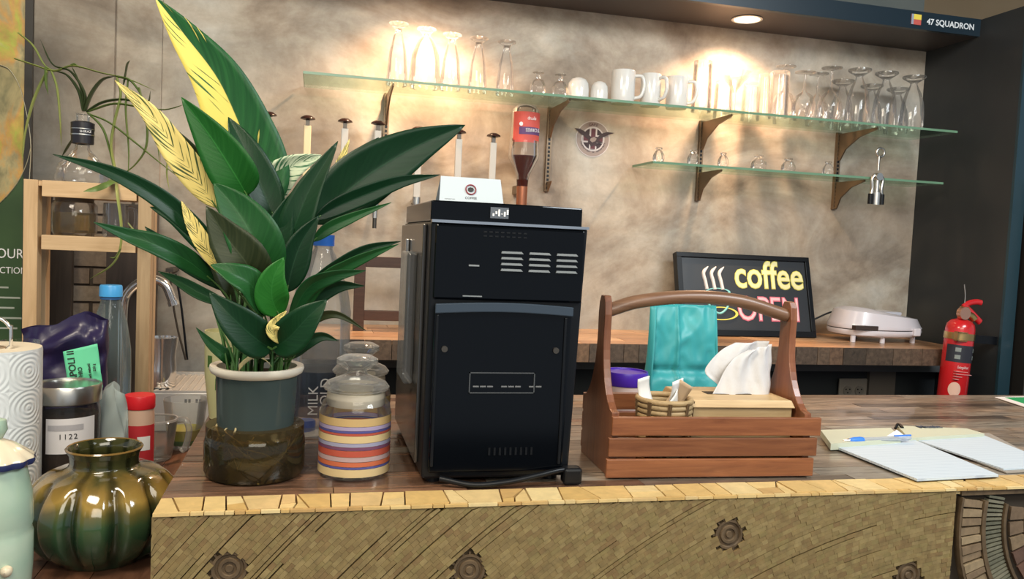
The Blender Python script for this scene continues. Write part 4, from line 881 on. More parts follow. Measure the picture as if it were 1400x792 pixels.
# near pad: bottom-left, bottom-right, top-right, top-left of the sheet
m, c = pad('notepad', '', [(1253,657),(1366,651),(1242,598),(1118,590)], card, 0.002)
t = thing('notepad', 'lined white notepad under the blue pen, its cream pages folded over the top', 'notepad', c); obj('cover', m, card, t)
def addpart(name, cor, mat, h, z0): mm, cc = pad('', '', cor, mat, h, z0); return obj(name, mm, mat, t, loc=cc-Vector(t.location), fix=True)
addpart('page_stack', [(1254,655),(1365,649),(1242,598),(1136,608)], lined, 0.004, 0.0034)
f1 = addpart('folded_pages', [(1136,607),(1232,600),(1218,585),(1122,588)], cream_p, 0.012, 0.0036)
mm = MB(); T0 = Vector(t.location)
a3, b3, c3 = G(1205,601,0.010)-T0, G(1242,600,0.010)-T0, G(1226,588,0.026)-T0; mm.add([a3,b3,c3], [(0,1,2)]); obj('lifted_page', mm, M['paper'], t, solid=0.0006)
m, c = pad('notepad', '', [(1376,646),(1450,642),(1352,592),(1252,600)], card, 0.002)
t = thing('notepad', 'second white notepad at the right with handwriting on its folded cream page', 'notepad', c); obj('cover', m, card, t)
addpart('page_stack', [(1372,641),(1450,637),(1342,594),(1248,600)], lined, 0.003, 0.0034)
addpart('folded_pages', [(1243,599),(1346,593),(1322,586),(1226,582)], cream_p, 0.009, 0.0036)
hp_ = G(1258, 585, 0.014)-Vector(t.location)
text('handwriting', 'Music', 0.024, pbr('ink', (0.06,0.08,0.12), 0.6), t, hp_, (0, 0, 0), 0.0003, bold=0.0006)
obj('binder_clip', MB().tube(spline([G(1224,586,0.010)-Vector(t.location), G(1228,580,0.018)-Vector(t.location), G(1234,585,0.014)-Vector(t.location)], 5), 0.003, 8), M['black_satin'], t, smooth=50)
pa, pb = G(1155, 603, 0.016), G(1245, 599, 0.016); d = pb-pa; L_ = d.length
t = thing('ballpoint_pen', 'clear ballpoint pen with blue rubber grip lying across the notepad', 'pen', pa, math.atan2(d.y, d.x))
RX = Matrix.Rotation(pi/2, 4, 'Y'); blue = pbr('blue_rubber', (0.05,0.22,0.75), 0.45)
obj('grip', MB().lathe([(0.0005,0.008),(0.004,0.010),(0.0062,0.020),(0.0066,0.035),(0.0055,0.042),(0.0005,0.042)], 16, M=RX), blue, t, smooth=50)
obj('tip', MB().lathe([(0.0005,-0.004),(0.002,-0.002),(0.0045,0.009)], 14, M=RX), M['steel'], t, smooth=50)
obj('barrel', MB().lathe([(0.0048,0.042),(0.0048,L_-0.006),(0.003,L_),(0.0005,L_)], 16, M=RX), glass('clear_plastic', (0.8,0.88,1), (0.5,0.6,0.8), 0.25), t, smooth=50)
obj('refill', MB().cyl(0.0016, 0.02, L_-0.01, 10, M=RX), M['steel'], t); obj('pocket_clip', MB().box(L_-0.040, L_, -0.0015, 0.0015, 0.004, 0.0065), blue, t)
m, c = pad('', '', [(1400,556),(1470,556),(1440,541),(1360,543)], M['white_print'], 0.0015)
t = thing('menu_card', 'green and white card lying at the far right of the counter', 'card', c); obj('sheet', m, M['white_print'], t)
mm, cc = pad('', '', [(1404,553),(1470,553),(1440,543),(1374,543.5)], M['white_print'], 0.0006, 0.0028); obj('green_print', mm, pbr('green_print', (0.03,0.36,0.13), 0.5), t, loc=cc-c, fix=True)
# ---------------------------------------------------------------- candy jars
def candy_jar(px, Y, r, H, label, striped=True, z=0.0):
    q = Q(px, 600, Y); t = thing('glass_jar', label, 'jar', (q.x, Y, z+0.0005), 0, 'lidded glass jars beside the coffee machine')
    h = H*0.66; lidg = glass('stopper_glass', (0.93,0.93,0.91), (0.50,0.48,0.44), 0.05, 0.03, rimhaze=0.30)
    m = MB(); m.lathe([(0.0005,0.004),(r*0.80,0.003),(r*0.86,0.0),(r*0.90,0.006),(r*0.93,0.016),(r,0.030),(r*1.01,h*0.5),(r,h*0.82),(r*0.93,h*0.93),(r*0.80,h),(r*0.80,h+0.010),(r*0.84,h+0.013)], 40); obj('body', m, M['glass'], t, smooth=50)
    m = MB(); m.lathe([(0.0005,h-0.010),(r*0.70,h-0.010),(r*0.73,h+0.010),(r*0.90,h+0.011),(r*0.93,h+0.015),(r*0.82,h+0.022),(r*0.50,h+0.029),(r*0.30,h+0.033),(r*0.27,h+0.039),(r*0.42,h+0.043),(r*0.58,h+0.049),(r*0.58,h+0.056),(r*0.40,h+0.061),(0.0005,h+0.062)], 40); obj('stopper_lid', m, lidg, t, smooth=50)
    obj('seal', MB().lathe([(r*0.80,h-0.012),(r*0.82,h-0.008),(r*0.82,h+0.004),(r*0.80,h+0.008)], 36), pbr('milky_seal', (0.50,0.45,0.36), 0.4), t, smooth=40)
    if striped:
        cols = [('ochre',(0.52,0.36,0.16)),('lilac',(0.36,0.30,0.46)),('navy',(0.08,0.08,0.26)),('brick_red',(0.42,0.08,0.05)),('sand',(0.60,0.46,0.24)),('slate',(0.30,0.30,0.42)),('plum',(0.16,0.06,0.12)),('brick_red',(0.42,0.10,0.06)),('grey_rose',(0.42,0.30,0.30)),('rust',(0.50,0.13,0.06)),('navy',(0.05,0.07,0.25)),('sand',(0.60,0.46,0.24))]
        hs_ = [.010,.005,.003,.003,.009,.005,.004,.008,.006,.006,.003,.010]; z_ = h*0.80; mats = {}
        for (nm, c_), hh in zip(cols, hs_):
            if nm not in mats: mats[nm] = pbr('stripe_'+nm, c_, 0.35)
            obj('stripe', MB().lathe([(r*1.012, z_-hh*h/0.098), (r*1.012, z_-0.0006)], 48), mats[nm], t, smooth=180, label=nm.replace('_', ' ')+' painted stripe'); z_ -= hh*h/0.098
    return t
candy_jar(485, 1.232, 0.0525, 0.178, 'glass jar with coloured painted stripes and a glass stopper lid beside the plant pot')
candy_jar(490, 1.375, 0.050, 0.178, 'second stoppered glass jar, mostly hidden behind the striped one')
# clear jug-like bottle behind them
q = Q(437, 500, 1.50)
t = thing('water_bottle', 'large clear plastic water bottle behind the plant leaves, blue cap', 'bottle', (q.x, 1.50, 0.0005))
zt5 = Q(452, 322, 1.5).z
m = MB(); m.lathe([(0.0005,0.003),(0.048,0.0),(0.052,0.01),(0.052,0.10),(0.049,0.11),(0.052,0.12),(0.052,zt5*0.62),(0.046,zt5*0.72),(0.022,zt5*0.90),(0.016,zt5*0.93),(0.016,zt5*0.96)], 32); obj('body', m, glass('clear_plastic_bottle', (0.93,0.96,0.98), (0.6,0.68,0.72), 0.10), t, smooth=40)
obj('cap', MB().cyl(0.019, zt5*0.945, zt5, 24), pbr('blue_cap', (0.03,0.16,0.62), 0.4), t, smooth=40)
obj('print_band', MB().lathe([(0.0523,0.035),(0.0523,0.115)], 32), glass('dark_blue_film', (0.42,0.46,0.52), (0.2,0.22,0.26), 0.15, hazecol=(0.10,0.14,0.22)), t, smooth=180)
for i, s in enumerate(('MILK', 'COLD')): text('print_text', s, 0.024, M['white_print'], t, (0.020*(i)-0.002, -0.0535, 0.04), (pi/2, -pi/2, 0), 0.0002)
q = G(419, 584); t = tag(obj('bottle_cap', MB().lathe([(0.0005,0.013),(0.014,0.013),(0.016,0.010),(0.016,0.0)], 24), pbr('bright_blue_cap', (0.03,0.14,0.75), 0.3), loc=(q.x, q.y, 0.0005), smooth=40), 'bright blue bottle cap lying on the counter between plant pot and jars', 'bottle cap')

# ---------------------------------------------------------------- potted plant
pc = Vector((Q(349, 600, 1.243).x, 1.243, 0))
plant = thing('potted_plant', 'big leafy peace lily in a dark glass pot set in a wider glass jar', 'plant', (pc.x, pc.y, 0.0005))
r2 = 0.0715; h2 = Q(349, 590, 1.243).z
smoky = glass('smoky_green_glass', (0.62,0.62,0.50), (0.22,0.24,0.18), 0.03, 0.03, (0.35,0.30,0.16), refl=1.0)
obj('outer_jar', MB().lathe([(0.0005,0.004),(r2*0.94,0.002),(r2,0.010),(r2,h2-0.012),(r2*0.97,h2-0.002),(r2*0.88,h2+0.006),(r2*0.86,h2+0.010)], 48), smoky, plant, smooth=40)
obj('water', MB().lathe([(0.0005,0.006),(r2*0.92,0.006),(r2*0.97,0.015),(r2*0.97,0.075),(0.0005,0.075)], 40), glass('brown_water', (0.72,0.60,0.38), (0.35,0.28,0.16), 0.22, 0.05, (0.13,0.095,0.045)), plant, smooth=40)
rt = MB(); rr_ = random.Random(8)
for i in range(26):
    a = rr_.uniform(0, 2*pi); pts = [Vector((0.03*cos(a), 0.03*sin(a), 0.075))]
    for k in range(5): a += rr_.uniform(-0.7, 0.9); R_ = rr_.uniform(0.035, 0.064); pts.append(Vector((R_*cos(a), R_*sin(a), 0.070-k*0.012+rr_.uniform(-.01,.008))))
    rt.tube(spline(pts, 5), rr_.uniform(0.0006, 0.0016), 5)
obj('roots', rt, pbr('pale_roots', (0.42,0.34,0.18), 0.6), plant, smooth=60)
ri = r2*0.80; zr = Q(349, 512, 1.243-0.07).z
pot = obj('inner_pot', MB().lathe([(ri*0.93,0.060),(ri*0.95,0.08),(ri,zr-0.012),(ri*1.02,zr-0.006)], 48, rib=lambda a, z: 1+0.006*cos(14*a)), glass('teal_smoked_pot', (0.10,0.14,0.14), (0.04,0.06,0.06), 0.42, 0.08, (0.105,0.145,0.14)), plant, smooth=40)
obj('pot_rim', MB().lathe([(ri*1.02,zr-0.012),(ri*1.13,zr-0.008),(ri*1.17,zr-0.002),(ri*1.15,zr+0.002),(ri*0.99,zr+0.001),(ri*0.97,zr-0.012)], 48), pbr('cream_rim', (0.72,0.66,0.55), 0.35), plant, smooth=50)
obj('soil', MB().lathe([(0.0005,zr-0.010),(ri*0.98,zr-0.012)], 32), pbr('brown_potting_soil', (0.06,0.035,0.02), 0.95, var=(0.13,0.07,0.04), nscale=90, bmp=0.8), plant)
def leafmat(name, g1, g2, pale=None, mode=0, rough=0.28):
    m, nt, out = newmat(name); p = nt.nodes.new('ShaderNodeBsdfPrincipled'); nt.links.new(p.outputs[0], out.inputs[0])
    tc = nt.nodes.new('ShaderNodeTexCoord'); sp = nt.nodes.new('ShaderNodeSeparateXYZ'); nt.links.new(tc.outputs['UV'], sp.inputs[0])
    # side veins: u across, v along; sweep forward from the midrib
    au = N(nt, 'Math', operation='SUBTRACT'); nt.links.new(sp.outputs[0], au.inputs[0]); au.inputs[1].default_value = 0.5
    ab = N(nt, 'Math', operation='ABSOLUTE'); nt.links.new(au.outputs[0], ab.inputs[0])
    sw_ = N(nt, 'Math', operation='MULTIPLY'); nt.links.new(ab.outputs[0], sw_.inputs[0]); sw_.inputs[1].default_value = -0.42
    ph = N(nt, 'Math', operation='ADD'); nt.links.new(sp.outputs[1], ph.inputs[0]); nt.links.new(sw_.outputs[0], ph.inputs[1])
    cb = nt.nodes.new('ShaderNodeCombineXYZ'); nt.links.new(ph.outputs[0], cb.inputs[1]); nt.links.new(au.outputs[0], cb.inputs[0])
    mp = nt.nodes.new('ShaderNodeMapping'); mp.inputs['Scale'].default_value = (1.6, 30, 1); nt.links.new(cb.outputs[0], mp.inputs[0])
    n1 = nt.nodes.new('ShaderNodeTexNoise'); n1.inputs['Scale'].default_value = 1.0; n1.inputs['Detail'].default_value = 2; nt.links.new(mp.outputs[0], n1.inputs['Vector'])
    oi = nt.nodes.new('ShaderNodeObjectInfo'); gr = ramp(nt, n1.outputs['Fac'], [(0.35, g1), (0.65, g2)])
    gr = mixc(nt, 1.0, gr, ramp(nt, oi.outputs['Random'], [(0, (0.7,0.75,0.75)), (1, (1.2,1.15,1.0))]), 'MULTIPLY')
    col = gr
    if pale:
        if mode == 1:      # one half of the blade cream-yellow with green streaks, thin streaks on the other half
            st1 = ramp(nt, n1.outputs['Fac'], [(0.60, (0,0,0)), (0.66, (1,1,1))]); stA = ramp(nt, n1.outputs['Fac'], [(0.25, (1,1,1)), (0.29, (0,0,0))])
            half = ramp(nt, sp.outputs[0], [(0.485, (0,0,0)), (0.50, (1,1,1))])
            inv = mixc(nt, 1.0, (1,1,1), st1, 'SUBTRACT')
            fac = mixc(nt, half, stA, inv)
        else: fac = ramp(nt, n1.outputs['Fac'], [(0.53, (1,1,1)), (0.60, (0,0,0))])
        col = mixc(nt, fac, gr, pale)
    mid = ramp(nt, ab.outputs[0], [(0.0, (1,1,1)), (0.02, (0,0,0))])
    col = mixc(nt, mid, col, tuple(min(1, c*1.25+0.004) for c in g2) if not pale else pale)
    nt.links.new(col, p.inputs['Base Color']); p.inputs['Roughness'].default_value = rough+0.10
    p.inputs['Specular IOR Level'].default_value = 0.24
    nt.links.new(bump(nt, n1.outputs['Fac'], 0.10, 0.002), p.inputs['Normal']); return m
LM = {'g': leafmat('leaf_green', (0.009,0.058,0.015), (0.012,0.072,0.019)), 'd': leafmat('leaf_dark_green', (0.004,0.028,0.010), (0.0055,0.034,0.012), rough=0.27), 'b': leafmat('leaf_bright_green', (0.012,0.10,0.014), (0.017,0.12,0.018)),
      'h': leafmat('leaf_half_cream', (0.008,0.055,0.018), (0.014,0.085,0.026), (0.68,0.56,0.12), 1), 'y': leafmat('leaf_cream_striped', (0.03,0.06,0.02), (0.05,0.08,0.03), (0.74,0.60,0.20), 2), 'o': leafmat('leaf_olive_brown', (0.020,0.030,0.012), (0.032,0.042,0.018)), 's': leafmat('leaf_silver_striped', (0.012,0.10,0.04), (0.05,0.16,0.08), (0.55,0.62,0.42), 2, 0.16)}
ll = {'h': 'half cream-yellow, half green leaf', 'y': 'cream-yellow leaf with green stripes', 'o': 'brownish olive leaf', 's': 'glossy leaf with pale stripes'}
def leaf(pts, hw, k='g', roll=0.0, fold=0.25, base=None, pw=0.75, wave=0.0, asym=0.0, stem=True):
    """pts: (px, py, Y) from leaf base to tip"""
    P3 = spline([Q(*p) for p in pts], 7); n = len(P3); m = MB(); rows = []
    us = [-1, -0.75, -0.4, -0.12, 0, 0.12, 0.4, 0.75, 1]
    for i, p in enumerate(P3):
        v = i/(n-1); tg = (P3[min(i+1, n-1)]-P3[max(i-1, 0)]).normalized(); view = (p-CAM).normalized()
        side = tg.cross(view).normalized(); nm = side.cross(tg).normalized()
        R_ = Matrix.Rotation(roll*(1-0.3*v), 3, tg); side, nm = R_ @ side, R_ @ nm
        w_ = hw*K(p)*max(0.0, sin(pi*min(1, (v**pw))))**0.82*(1-0.12*v)
        if i == 0: w_ = 0.0012
        if i == n-1: w_ = 0.0003
        for u in us:
            a = w_*(1+asym*(1 if u > 0 else -1)); off = side*(u*a)
            q = p + off - nm*(fold*abs(u)**1.3*a) + nm*(wave*a*sin(v*9+u*2)*abs(u))
            rows.append(q-Vector(plant.location))
    nu = len(us); m.add(rows, [(i*nu+j, i*nu+j+1, (i+1)*nu+j+1, (i+1)*nu+j) for i in range(n-1) for j in range(nu-1)], [(0.5+u/2, i/(n-1)) for i in range(n) for u in us])
    obj('leaf', m, LM[k], plant, smooth=180, solid=0.0007, label=ll.get(k))
    if stem:
        b = P3[0]; rr = random.Random(int(pts[0][0]*7+pts[0][1])); bx = base or (rr.uniform(-0.035, 0.035), rr.uniform(-0.03, 0.03)); gnd = Vector((pc.x+bx[0], pc.y+bx[1], zr-0.012))
        d0 = (P3[1]-b).normalized(); L_ = (b-gnd).length
        c1 = gnd+Vector((0, 0, L_*0.45)); c2 = b-d0*L_*0.25
        cur = [((1-s)**3*gnd+3*(1-s)**2*s*c1+3*(1-s)*s*s*c2+s**3*b)-Vector(plant.location) for s in [i/10 for i in range(11)]]
        obj('stalk', MB().tube(cur+[P3[2]-Vector(plant.location)], [0.0034-0.0018*i/11 for i in range(12)], 7, flat=0.7), pbr_stalk, plant, smooth=60)
pbr_stalk = pbr('leaf_stalk_green', (0.04,0.12,0.03), 0.35, var=(0.10,0.20,0.05), nscale=8)
L = leaf
# back layer
L([(356,292,1.32),(352,240,1.33),(332,185,1.33),(298,110,1.32),(252,48,1.31),(212,-4,1.30)], 47, 'h', 0.10, 0.20, pw=0.62)
L([(296,284,1.28),(272,248,1.27),(240,205,1.26),(205,155,1.25),(157,110,1.24)], 21, 'y', 0.0, 0.15)
L([(306,280,1.30),(290,250,1.29),(262,212,1.28),(225,175,1.27),(185,140,1.27)], 14, 'o', 0.0, 0.3)
L([(338,268,1.26),(322,240,1.25),(290,190,1.245),(248,133,1.24)], 33, 'b', -0.15, 0.25)
L([(376,300,1.30),(360,262,1.30),(335,205,1.30),(312,160,1.31)], 27, 'd', 0.3, 0.3)
L([(356,278,1.34),(366,258,1.34),(395,230,1.33),(440,212,1.33)], 26, 's', 0.25, 0.25)
L([(388,350,1.28),(403,310,1.27),(424,258,1.27),(462,193,1.27)], 24, 'd', -0.25, 0.3)
L([(422,304,1.33),(458,275,1.35),(505,238,1.36),(565,202,1.37),(636,171,1.38)], 41, 'd', 0.05, 0.25, pw=0.85)
L([(430,300,1.30),(462,282,1.31),(505,264,1.32),(550,248,1.33),(602,239,1.34)], 14, 'd', 0.15, 0.3)
L([(428,330,1.30),(450,312,1.30),(485,296,1.30),(535,277,1.30)], 9, 'g', 0.1, 0.3)
L([(450,262,1.38),(462,232,1.38),(478,190,1.38)], 8, 'y', 0.0, 0.3, stem=False)
L([(468,235,1.38),(490,210,1.38),(518,188,1.38)], 7, 'd', 0.0, 0.3, stem=False)
L([(352,330,1.31),(345,290,1.31),(340,255,1.31),(343,225,1.31)], 24, 'd', 0.2, 0.3)
# left side
L([(300,352,1.24),(268,315,1.22),(215,270,1.20),(150,235,1.18),(72,211,1.16)], 15, 'd', 0.2, 0.35)
L([(292,385,1.22),(258,358,1.20),(215,336,1.18),(175,322,1.17),(128,304,1.15)], 17, 'g', 0.35, 0.3)
L([(318,400,1.30),(262,362,1.30),(228,338,1.30),(198,310,1.30)], 15, 'd', 0.1, 0.3)
L([(320,372,1.29),(285,335,1.29),(245,300,1.29),(205,283,1.29)], 17, 'd', -0.2, 0.3)
L([(310,380,1.21),(282,340,1.20),(262,305,1.20),(248,275,1.20)], 12, 'y', 0.1, 0.3)
L([(318,420,1.26),(275,402,1.26),(245,385,1.26),(216,371,1.26)], 10, 'g', 0.2, 0.3)
L([(318,500,1.24),(306,485,1.23),(288,470,1.23),(268,448,1.23)], 9, 'g', 0.1, 0.3)
# centre front
L([(362,395,1.20),(352,340,1.18),(325,290,1.18),(292,250,1.18)], 38, 'g', 0.15, 0.28)
L([(352,400,1.19),(338,362,1.165),(310,325,1.165),(282,282,1.165)], 34, 'o', -0.12, 0.25)
L([(362,432,1.17),(345,392,1.16),(318,375,1.15),(288,362,1.15)], 22, 'g', 0.5, 0.3)
L([(382,432,1.17),(372,408,1.16),(374,380,1.155),(388,352,1.155)], 24, 'b', 0.0, 0.25)
L([(392,400,1.24),(400,365,1.24),(413,330,1.24),(436,295,1.24)], 22, 'd', 0.1, 0.3)
L([(376,380,1.27),(374,345,1.27),(384,305,1.27),(400,262,1.27)], 24, 'd', 0.2, 0.3)
L([(330,420,1.29),(318,380,1.29),(300,345,1.29),(276,318,1.29)], 24, 'o', 0.1, 0.3)
L([(345,430,1.30),(330,395,1.30),(312,350,1.30),(300,300,1.30)], 22, 'd', 0.1, 0.3)
# right side
L([(400,440,1.22),(430,392,1.21),(470,360,1.20),(505,340,1.20),(548,330,1.20)], 12, 'd', 0.3, 0.3)
L([(405,440,1.20),(440,385,1.19),(475,363,1.185),(510,347,1.18),(545,334,1.18)], 10, 'g', 0.4, 0.3)
L([(395,440,1.19),(420,395,1.18),(455,378,1.17),(500,370,1.17)], 13, 'g', 0.4, 0.3)
L([(405,450,1.22),(430,410,1.22),(462,392,1.22),(498,391,1.22)], 12, 'd', 0.3, 0.3)
L([(396,475,1.22),(425,440,1.21),(460,430,1.20),(500,452,1.20)], 7, 'o', 0.3, 0.35)
L([(400,490,1.22),(418,470,1.21),(440,460,1.21),(462,466,1.21)], 9, 'd', 0.3, 0.35)
# low front pair
L([(372,478,1.17),(348,462,1.15),(315,432,1.14),(286,400,1.14)], 28, 'd', 0.15, 0.25)
L([(372,478,1.17),(395,462,1.15),(420,435,1.14),(447,410,1.14)], 27, 'd', -0.15, 0.25)
L([(385,470,1.165),(372,452,1.15),(380,438,1.15),(392,425,1.15)], 9, 'y', 0.2, 0.25, stem=False)
# extra stalks filling the pot
for i in range(16):
    rr = random.Random(40+i); a = rr.uniform(0, 2*pi); g0 = Vector((0.040*cos(a), 0.034*sin(a), zr-0.012)); g1 = Vector((g0.x*1.3+rr.uniform(-.02,.02), g0.y*1.2, zr+rr.uniform(0.05, 0.11)))
    obj('stalk', MB().tube(spline([g0, (g0+g1)/2+Vector((0.003,0,0)), g1], 4), [0.0034-0.00025*k for k in range(9)], 7, flat=0.7), pbr_stalk, plant, smooth=60)
obj('dry_leaf', MB().grid(lambda u, v: Vector((-0.022+0.045*v, -0.048+0.01*v, zr+0.004+0.022*v*(1-v)*3+0.010*(u-0.5)*(1-v))), 4, 8), pbr('straw_leaf', (0.50,0.42,0.20), 0.6), plant, smooth=180, solid=0.0006, label='dry straw-coloured leaf on the rim')
# pale tub with leaf print behind the pot
q = Q(306, 500, 1.62)
t = thing('leaf_print_cup', 'pale yellow cup with printed leaves behind the left edge of the plant pot', 'cup', (q.x, 1.62, 0.0005))
zc_ = Q(300, 452, 1.62).z
obj('body', MB().lathe([(0.024,0.0),(0.034,zc_*0.5),(0.036,zc_),(0.034,zc_),(0.022,0.004),(0.0005,0.004)], 32), pbr('pale_lime_ceramic', (0.60,0.58,0.30), 0.4), t, smooth=40)
m = MB()
for a, z_ in ((3.9, 0.6), (4.4, 0.35), (4.9, 0.7)): m2_ = curved(0.0362, zc_*z_, zc_*z_+0.022, a, a+0.28, 4); m.add(m2_.v, m2_.f)
obj('leaf_print', m, pbr('leaf_print_green', (0.06,0.14,0.03), 0.6), t)

# ---------------------------------------------------------------- left: things on the low ledge
def ledge(px, py): return G(px, py, LZ)
EPS = 0.0006
# green ribbed vase
vc = ledge(130, 783); vY = vc.y+0.065; vx = Q(142, 690, vY).x; kv = K(Vector((vx, vY, -0.05))); zt6 = Q(142, 612, vY).z-LZ
def vasemat():
    m, nt, out = newmat('green_brown_glaze'); p = nt.nodes.new('ShaderNodeBsdfPrincipled'); nt.links.new(p.outputs[0], out.inputs[0])
    n1 = noise(nt, 9, 4, (1.5,1.5,0.5), 'Object', 0.5, 0.6); tc = nt.nodes.new('ShaderNodeTexCoord'); sp = nt.nodes.new('ShaderNodeSeparateXYZ'); nt.links.new(tc.outputs['Object'], sp.inputs[0])
    hh = N(nt, 'MapRange'); nt.links.new(sp.outputs[2], hh.inputs[0]); hh.inputs[2].default_value = zt6
    mx = N(nt, 'Math', operation='MULTIPLY_ADD'); nt.links.new(n1, mx.inputs[0]); mx.inputs[1].default_value = 0.35; nt.links.new(hh.outputs[0], mx.inputs[2]); sb_s = N(nt, 'Math', operation='SUBTRACT'); nt.links.new(mx.outputs[0], sb_s.inputs[0]); sb_s.inputs[1].default_value = 0.17; mx = sb_s
    c_ = ramp(nt, mx.outputs[0], [(0.20, (0.022,0.065,0.036)), (0.48, (0.040,0.080,0.036)), (0.60, (0.10,0.09,0.028)), (0.68, (0.28,0.19,0.05)), (0.76, (0.20,0.13,0.035)), (0.86, (0.045,0.048,0.018))])
    at = N(nt, 'Math', operation='ARCTAN2'); nt.links.new(sp.outputs[1], at.inputs[0]); nt.links.new(sp.outputs[0], at.inputs[1])
    m1 = N(nt, 'Math', operation='MULTIPLY_ADD'); nt.links.new(at.outputs[0], m1.inputs[0]); m1.inputs[1].default_value = 11; m1.inputs[2].default_value = 0.7
    cs = N(nt, 'Math', operation='COSINE'); nt.links.new(m1.outputs[0], cs.inputs[0])
    c_ = mixc(nt, 0.85, c_, ramp(nt, cs.outputs[0], [(0.0, (1.15,1.1,1.0)), (0.5, (0.8,0.8,0.75)), (0.95, (0.28,0.30,0.30))]), 'MULTIPLY')
    nt.links.new(c_, p.inputs['Base Color']); p.inputs['Roughness'].default_value = 0.12; p.inputs['Coat Weight'].default_value = 0.6; p.inputs['Coat Roughness'].default_value = 0.04; return m
t = thing('ribbed_vase', 'glossy green and brown ribbed pottery vase at the lower left', 'vase', (vx, vY, LZ+EPS))
Rv = 100*kv; rn = 45*kv; vm = vasemat()
pf = [(0.0005,0.004),(Rv*0.52,0.003),(Rv*0.56,0.0),(Rv*0.62,0.006),(Rv*0.80,zt6*0.13),(Rv*0.95,zt6*0.28),(Rv,zt6*0.43),(Rv*0.97,zt6*0.56),(Rv*0.86,zt6*0.69),(Rv*0.70,zt6*0.78),(rn*1.03,zt6*0.83),(rn*0.95,zt6*0.88),(rn*0.98,zt6*0.95),(rn*1.06,zt6*0.99),(rn*1.07,zt6),(rn*1.0,zt6+0.001),(rn*0.88,zt6*0.96),(rn*0.86,zt6*0.86),(Rv*0.8,zt6*0.65),(Rv*0.7,zt6*0.2),(0.0005,0.02)]
pf2 = [pf[0]]
sp_ = spline([(a, 0, b) for a, b in pf[3:13]], 4); pf2 = pf[:3]+[(v.x, v.z) for v in sp_]+pf[13:]
obj('body', MB().lathe(pf2, 132, rib=lambda a, z: 1-0.13*(0.5+0.5*cos(11*a+0.7))**4*max(0, min(1, (zt6*0.80-z)/(zt6*0.12)))*min(1, z/(zt6*.1)+.1)), vm, t, smooth=60)
ww = pf[14][0]; obj('lip', MB().lathe([(ww*0.97,zt6-0.003),(ww*1.005,zt6),(ww*0.97,zt6+0.0022),(ww*0.93,zt6)], 60), pbr('brown_lip_glaze', (0.20,0.12,0.035), 0.15, coat=0.5), t, smooth=60)
# pale crackled sugar pot with scalloped lid
sY = 1.13; sq_ = Q(-8, 730, sY); zs = Q(0, 640, sY-0.03).z-LZ; ks = K(sq_)
t = thing('lidded_pot', 'pale green and cream ceramic pot with a scalloped blue-edged lid, bottom left corner', 'pot', (sq_.x, sY, LZ+EPS))
Rp = 47*ks*1.0
cer = pbr('mottled_pale_glaze', (0.50,0.58,0.46), 0.2, var=(0.34,0.50,0.38), nscale=14, coat=0.5)
obj('body', MB().lathe([(0.0005,0),(Rp*0.82,0),(Rp*0.93,zs*0.12),(Rp,zs*0.35),(Rp*1.0,zs*0.55),(Rp*0.95,zs*0.58),(Rp*1.0,zs*0.62),(Rp*0.97,zs*0.8),(Rp*0.80,zs*0.97),(Rp*0.78,zs)], 60), cer, t, smooth=40)
obj('knob', MB().lathe([(0.0005,-0.0),(0.006,0.002),(0.007,0.008),(0.004,0.012),(0.0005,0.013)], 16, M=Matrix.Translation((Rp*0.62, -Rp*0.76, zs*0.38)) @ Matrix.Rotation(pi/2, 4, 'X')), pbr('cream_knob', (0.66,0.58,0.42), 0.3), t, smooth=60)
lid_ = obj('lid', MB().lathe([(Rp*0.80,zs-0.002),(Rp*1.00,zs+0.002),(Rp*0.98,zs+0.006),(Rp*0.5,zs+0.022),(Rp*0.2,zs+0.028),(0.0005,zs+0.030)], 72, rib=lambda a, z: 1+0.035*cos(12*a)*(1 if z < zs+0.01 else 0)), pbr('cream_glaze', (0.70,0.62,0.46), 0.2, coat=0.5), t, smooth=60)
obj('blue_edge', MB().lathe([(Rp*0.97,zs-0.004),(Rp*1.02,zs),(Rp*1.01,zs+0.004)], 72, rib=lambda a, z: 1+0.035*cos(12*a)), pbr('navy_glaze', (0.03,0.04,0.12), 0.2), lid_, smooth=60)
obj('lid_knob', MB().lathe([(0.0005,zs+0.025),(0.008,zs+0.028),(0.014,zs+0.040),(0.012,zs+0.052),(0.0005,zs+0.056)], 24), cer, lid_, smooth=60)
# kitchen roll on its holder
pY = 1.43; pq = Q(-14, 600, pY); kp_ = K(pq); Rr = 62*kp_; zk = Q(-5, 478, pY-0.02).z-LZ
def towelmat():
    m, nt, out = newmat('embossed_paper_towel'); p = nt.nodes.new('ShaderNodeBsdfPrincipled'); nt.links.new(p.outputs[0], out.inputs[0])
    p.inputs['Base Color'].default_value = (0.74,0.80,0.84,1); p.inputs['Roughness'].default_value = 0.85
    tc = nt.nodes.new('ShaderNodeTexCoord'); mp = nt.nodes.new('ShaderNodeMapping'); mp.inputs['Scale'].default_value = (7, 20, 1); nt.links.new(tc.outputs['UV'], mp.inputs[0])
    fr = N(nt, 'VectorMath', operation='FRACTION'); nt.links.new(mp.outputs[0], fr.inputs[0]); sb = N(nt, 'VectorMath', operation='SUBTRACT'); nt.links.new(fr.outputs[0], sb.inputs[0]); sb.inputs[1].default_value = (0.5,0.5,0)
    ln = N(nt, 'VectorMath', operation='LENGTH'); nt.links.new(sb.outputs[0], ln.inputs[0]); mu = N(nt, 'Math', operation='MULTIPLY'); nt.links.new(ln.outputs['Value'], mu.inputs[0]); mu.inputs[1].default_value = 52
    sn = N(nt, 'Math', operation='SINE'); nt.links.new(mu.outputs[0], sn.inputs[0]); nt.links.new(bump(nt, sn.outputs[0], 0.35, 0.0012), p.inputs['Normal']); return m
t = thing('paper_towel_roll', 'white embossed paper towel roll on a wire holder at the left edge', 'paper towel', (pq.x, pY, LZ+EPS))
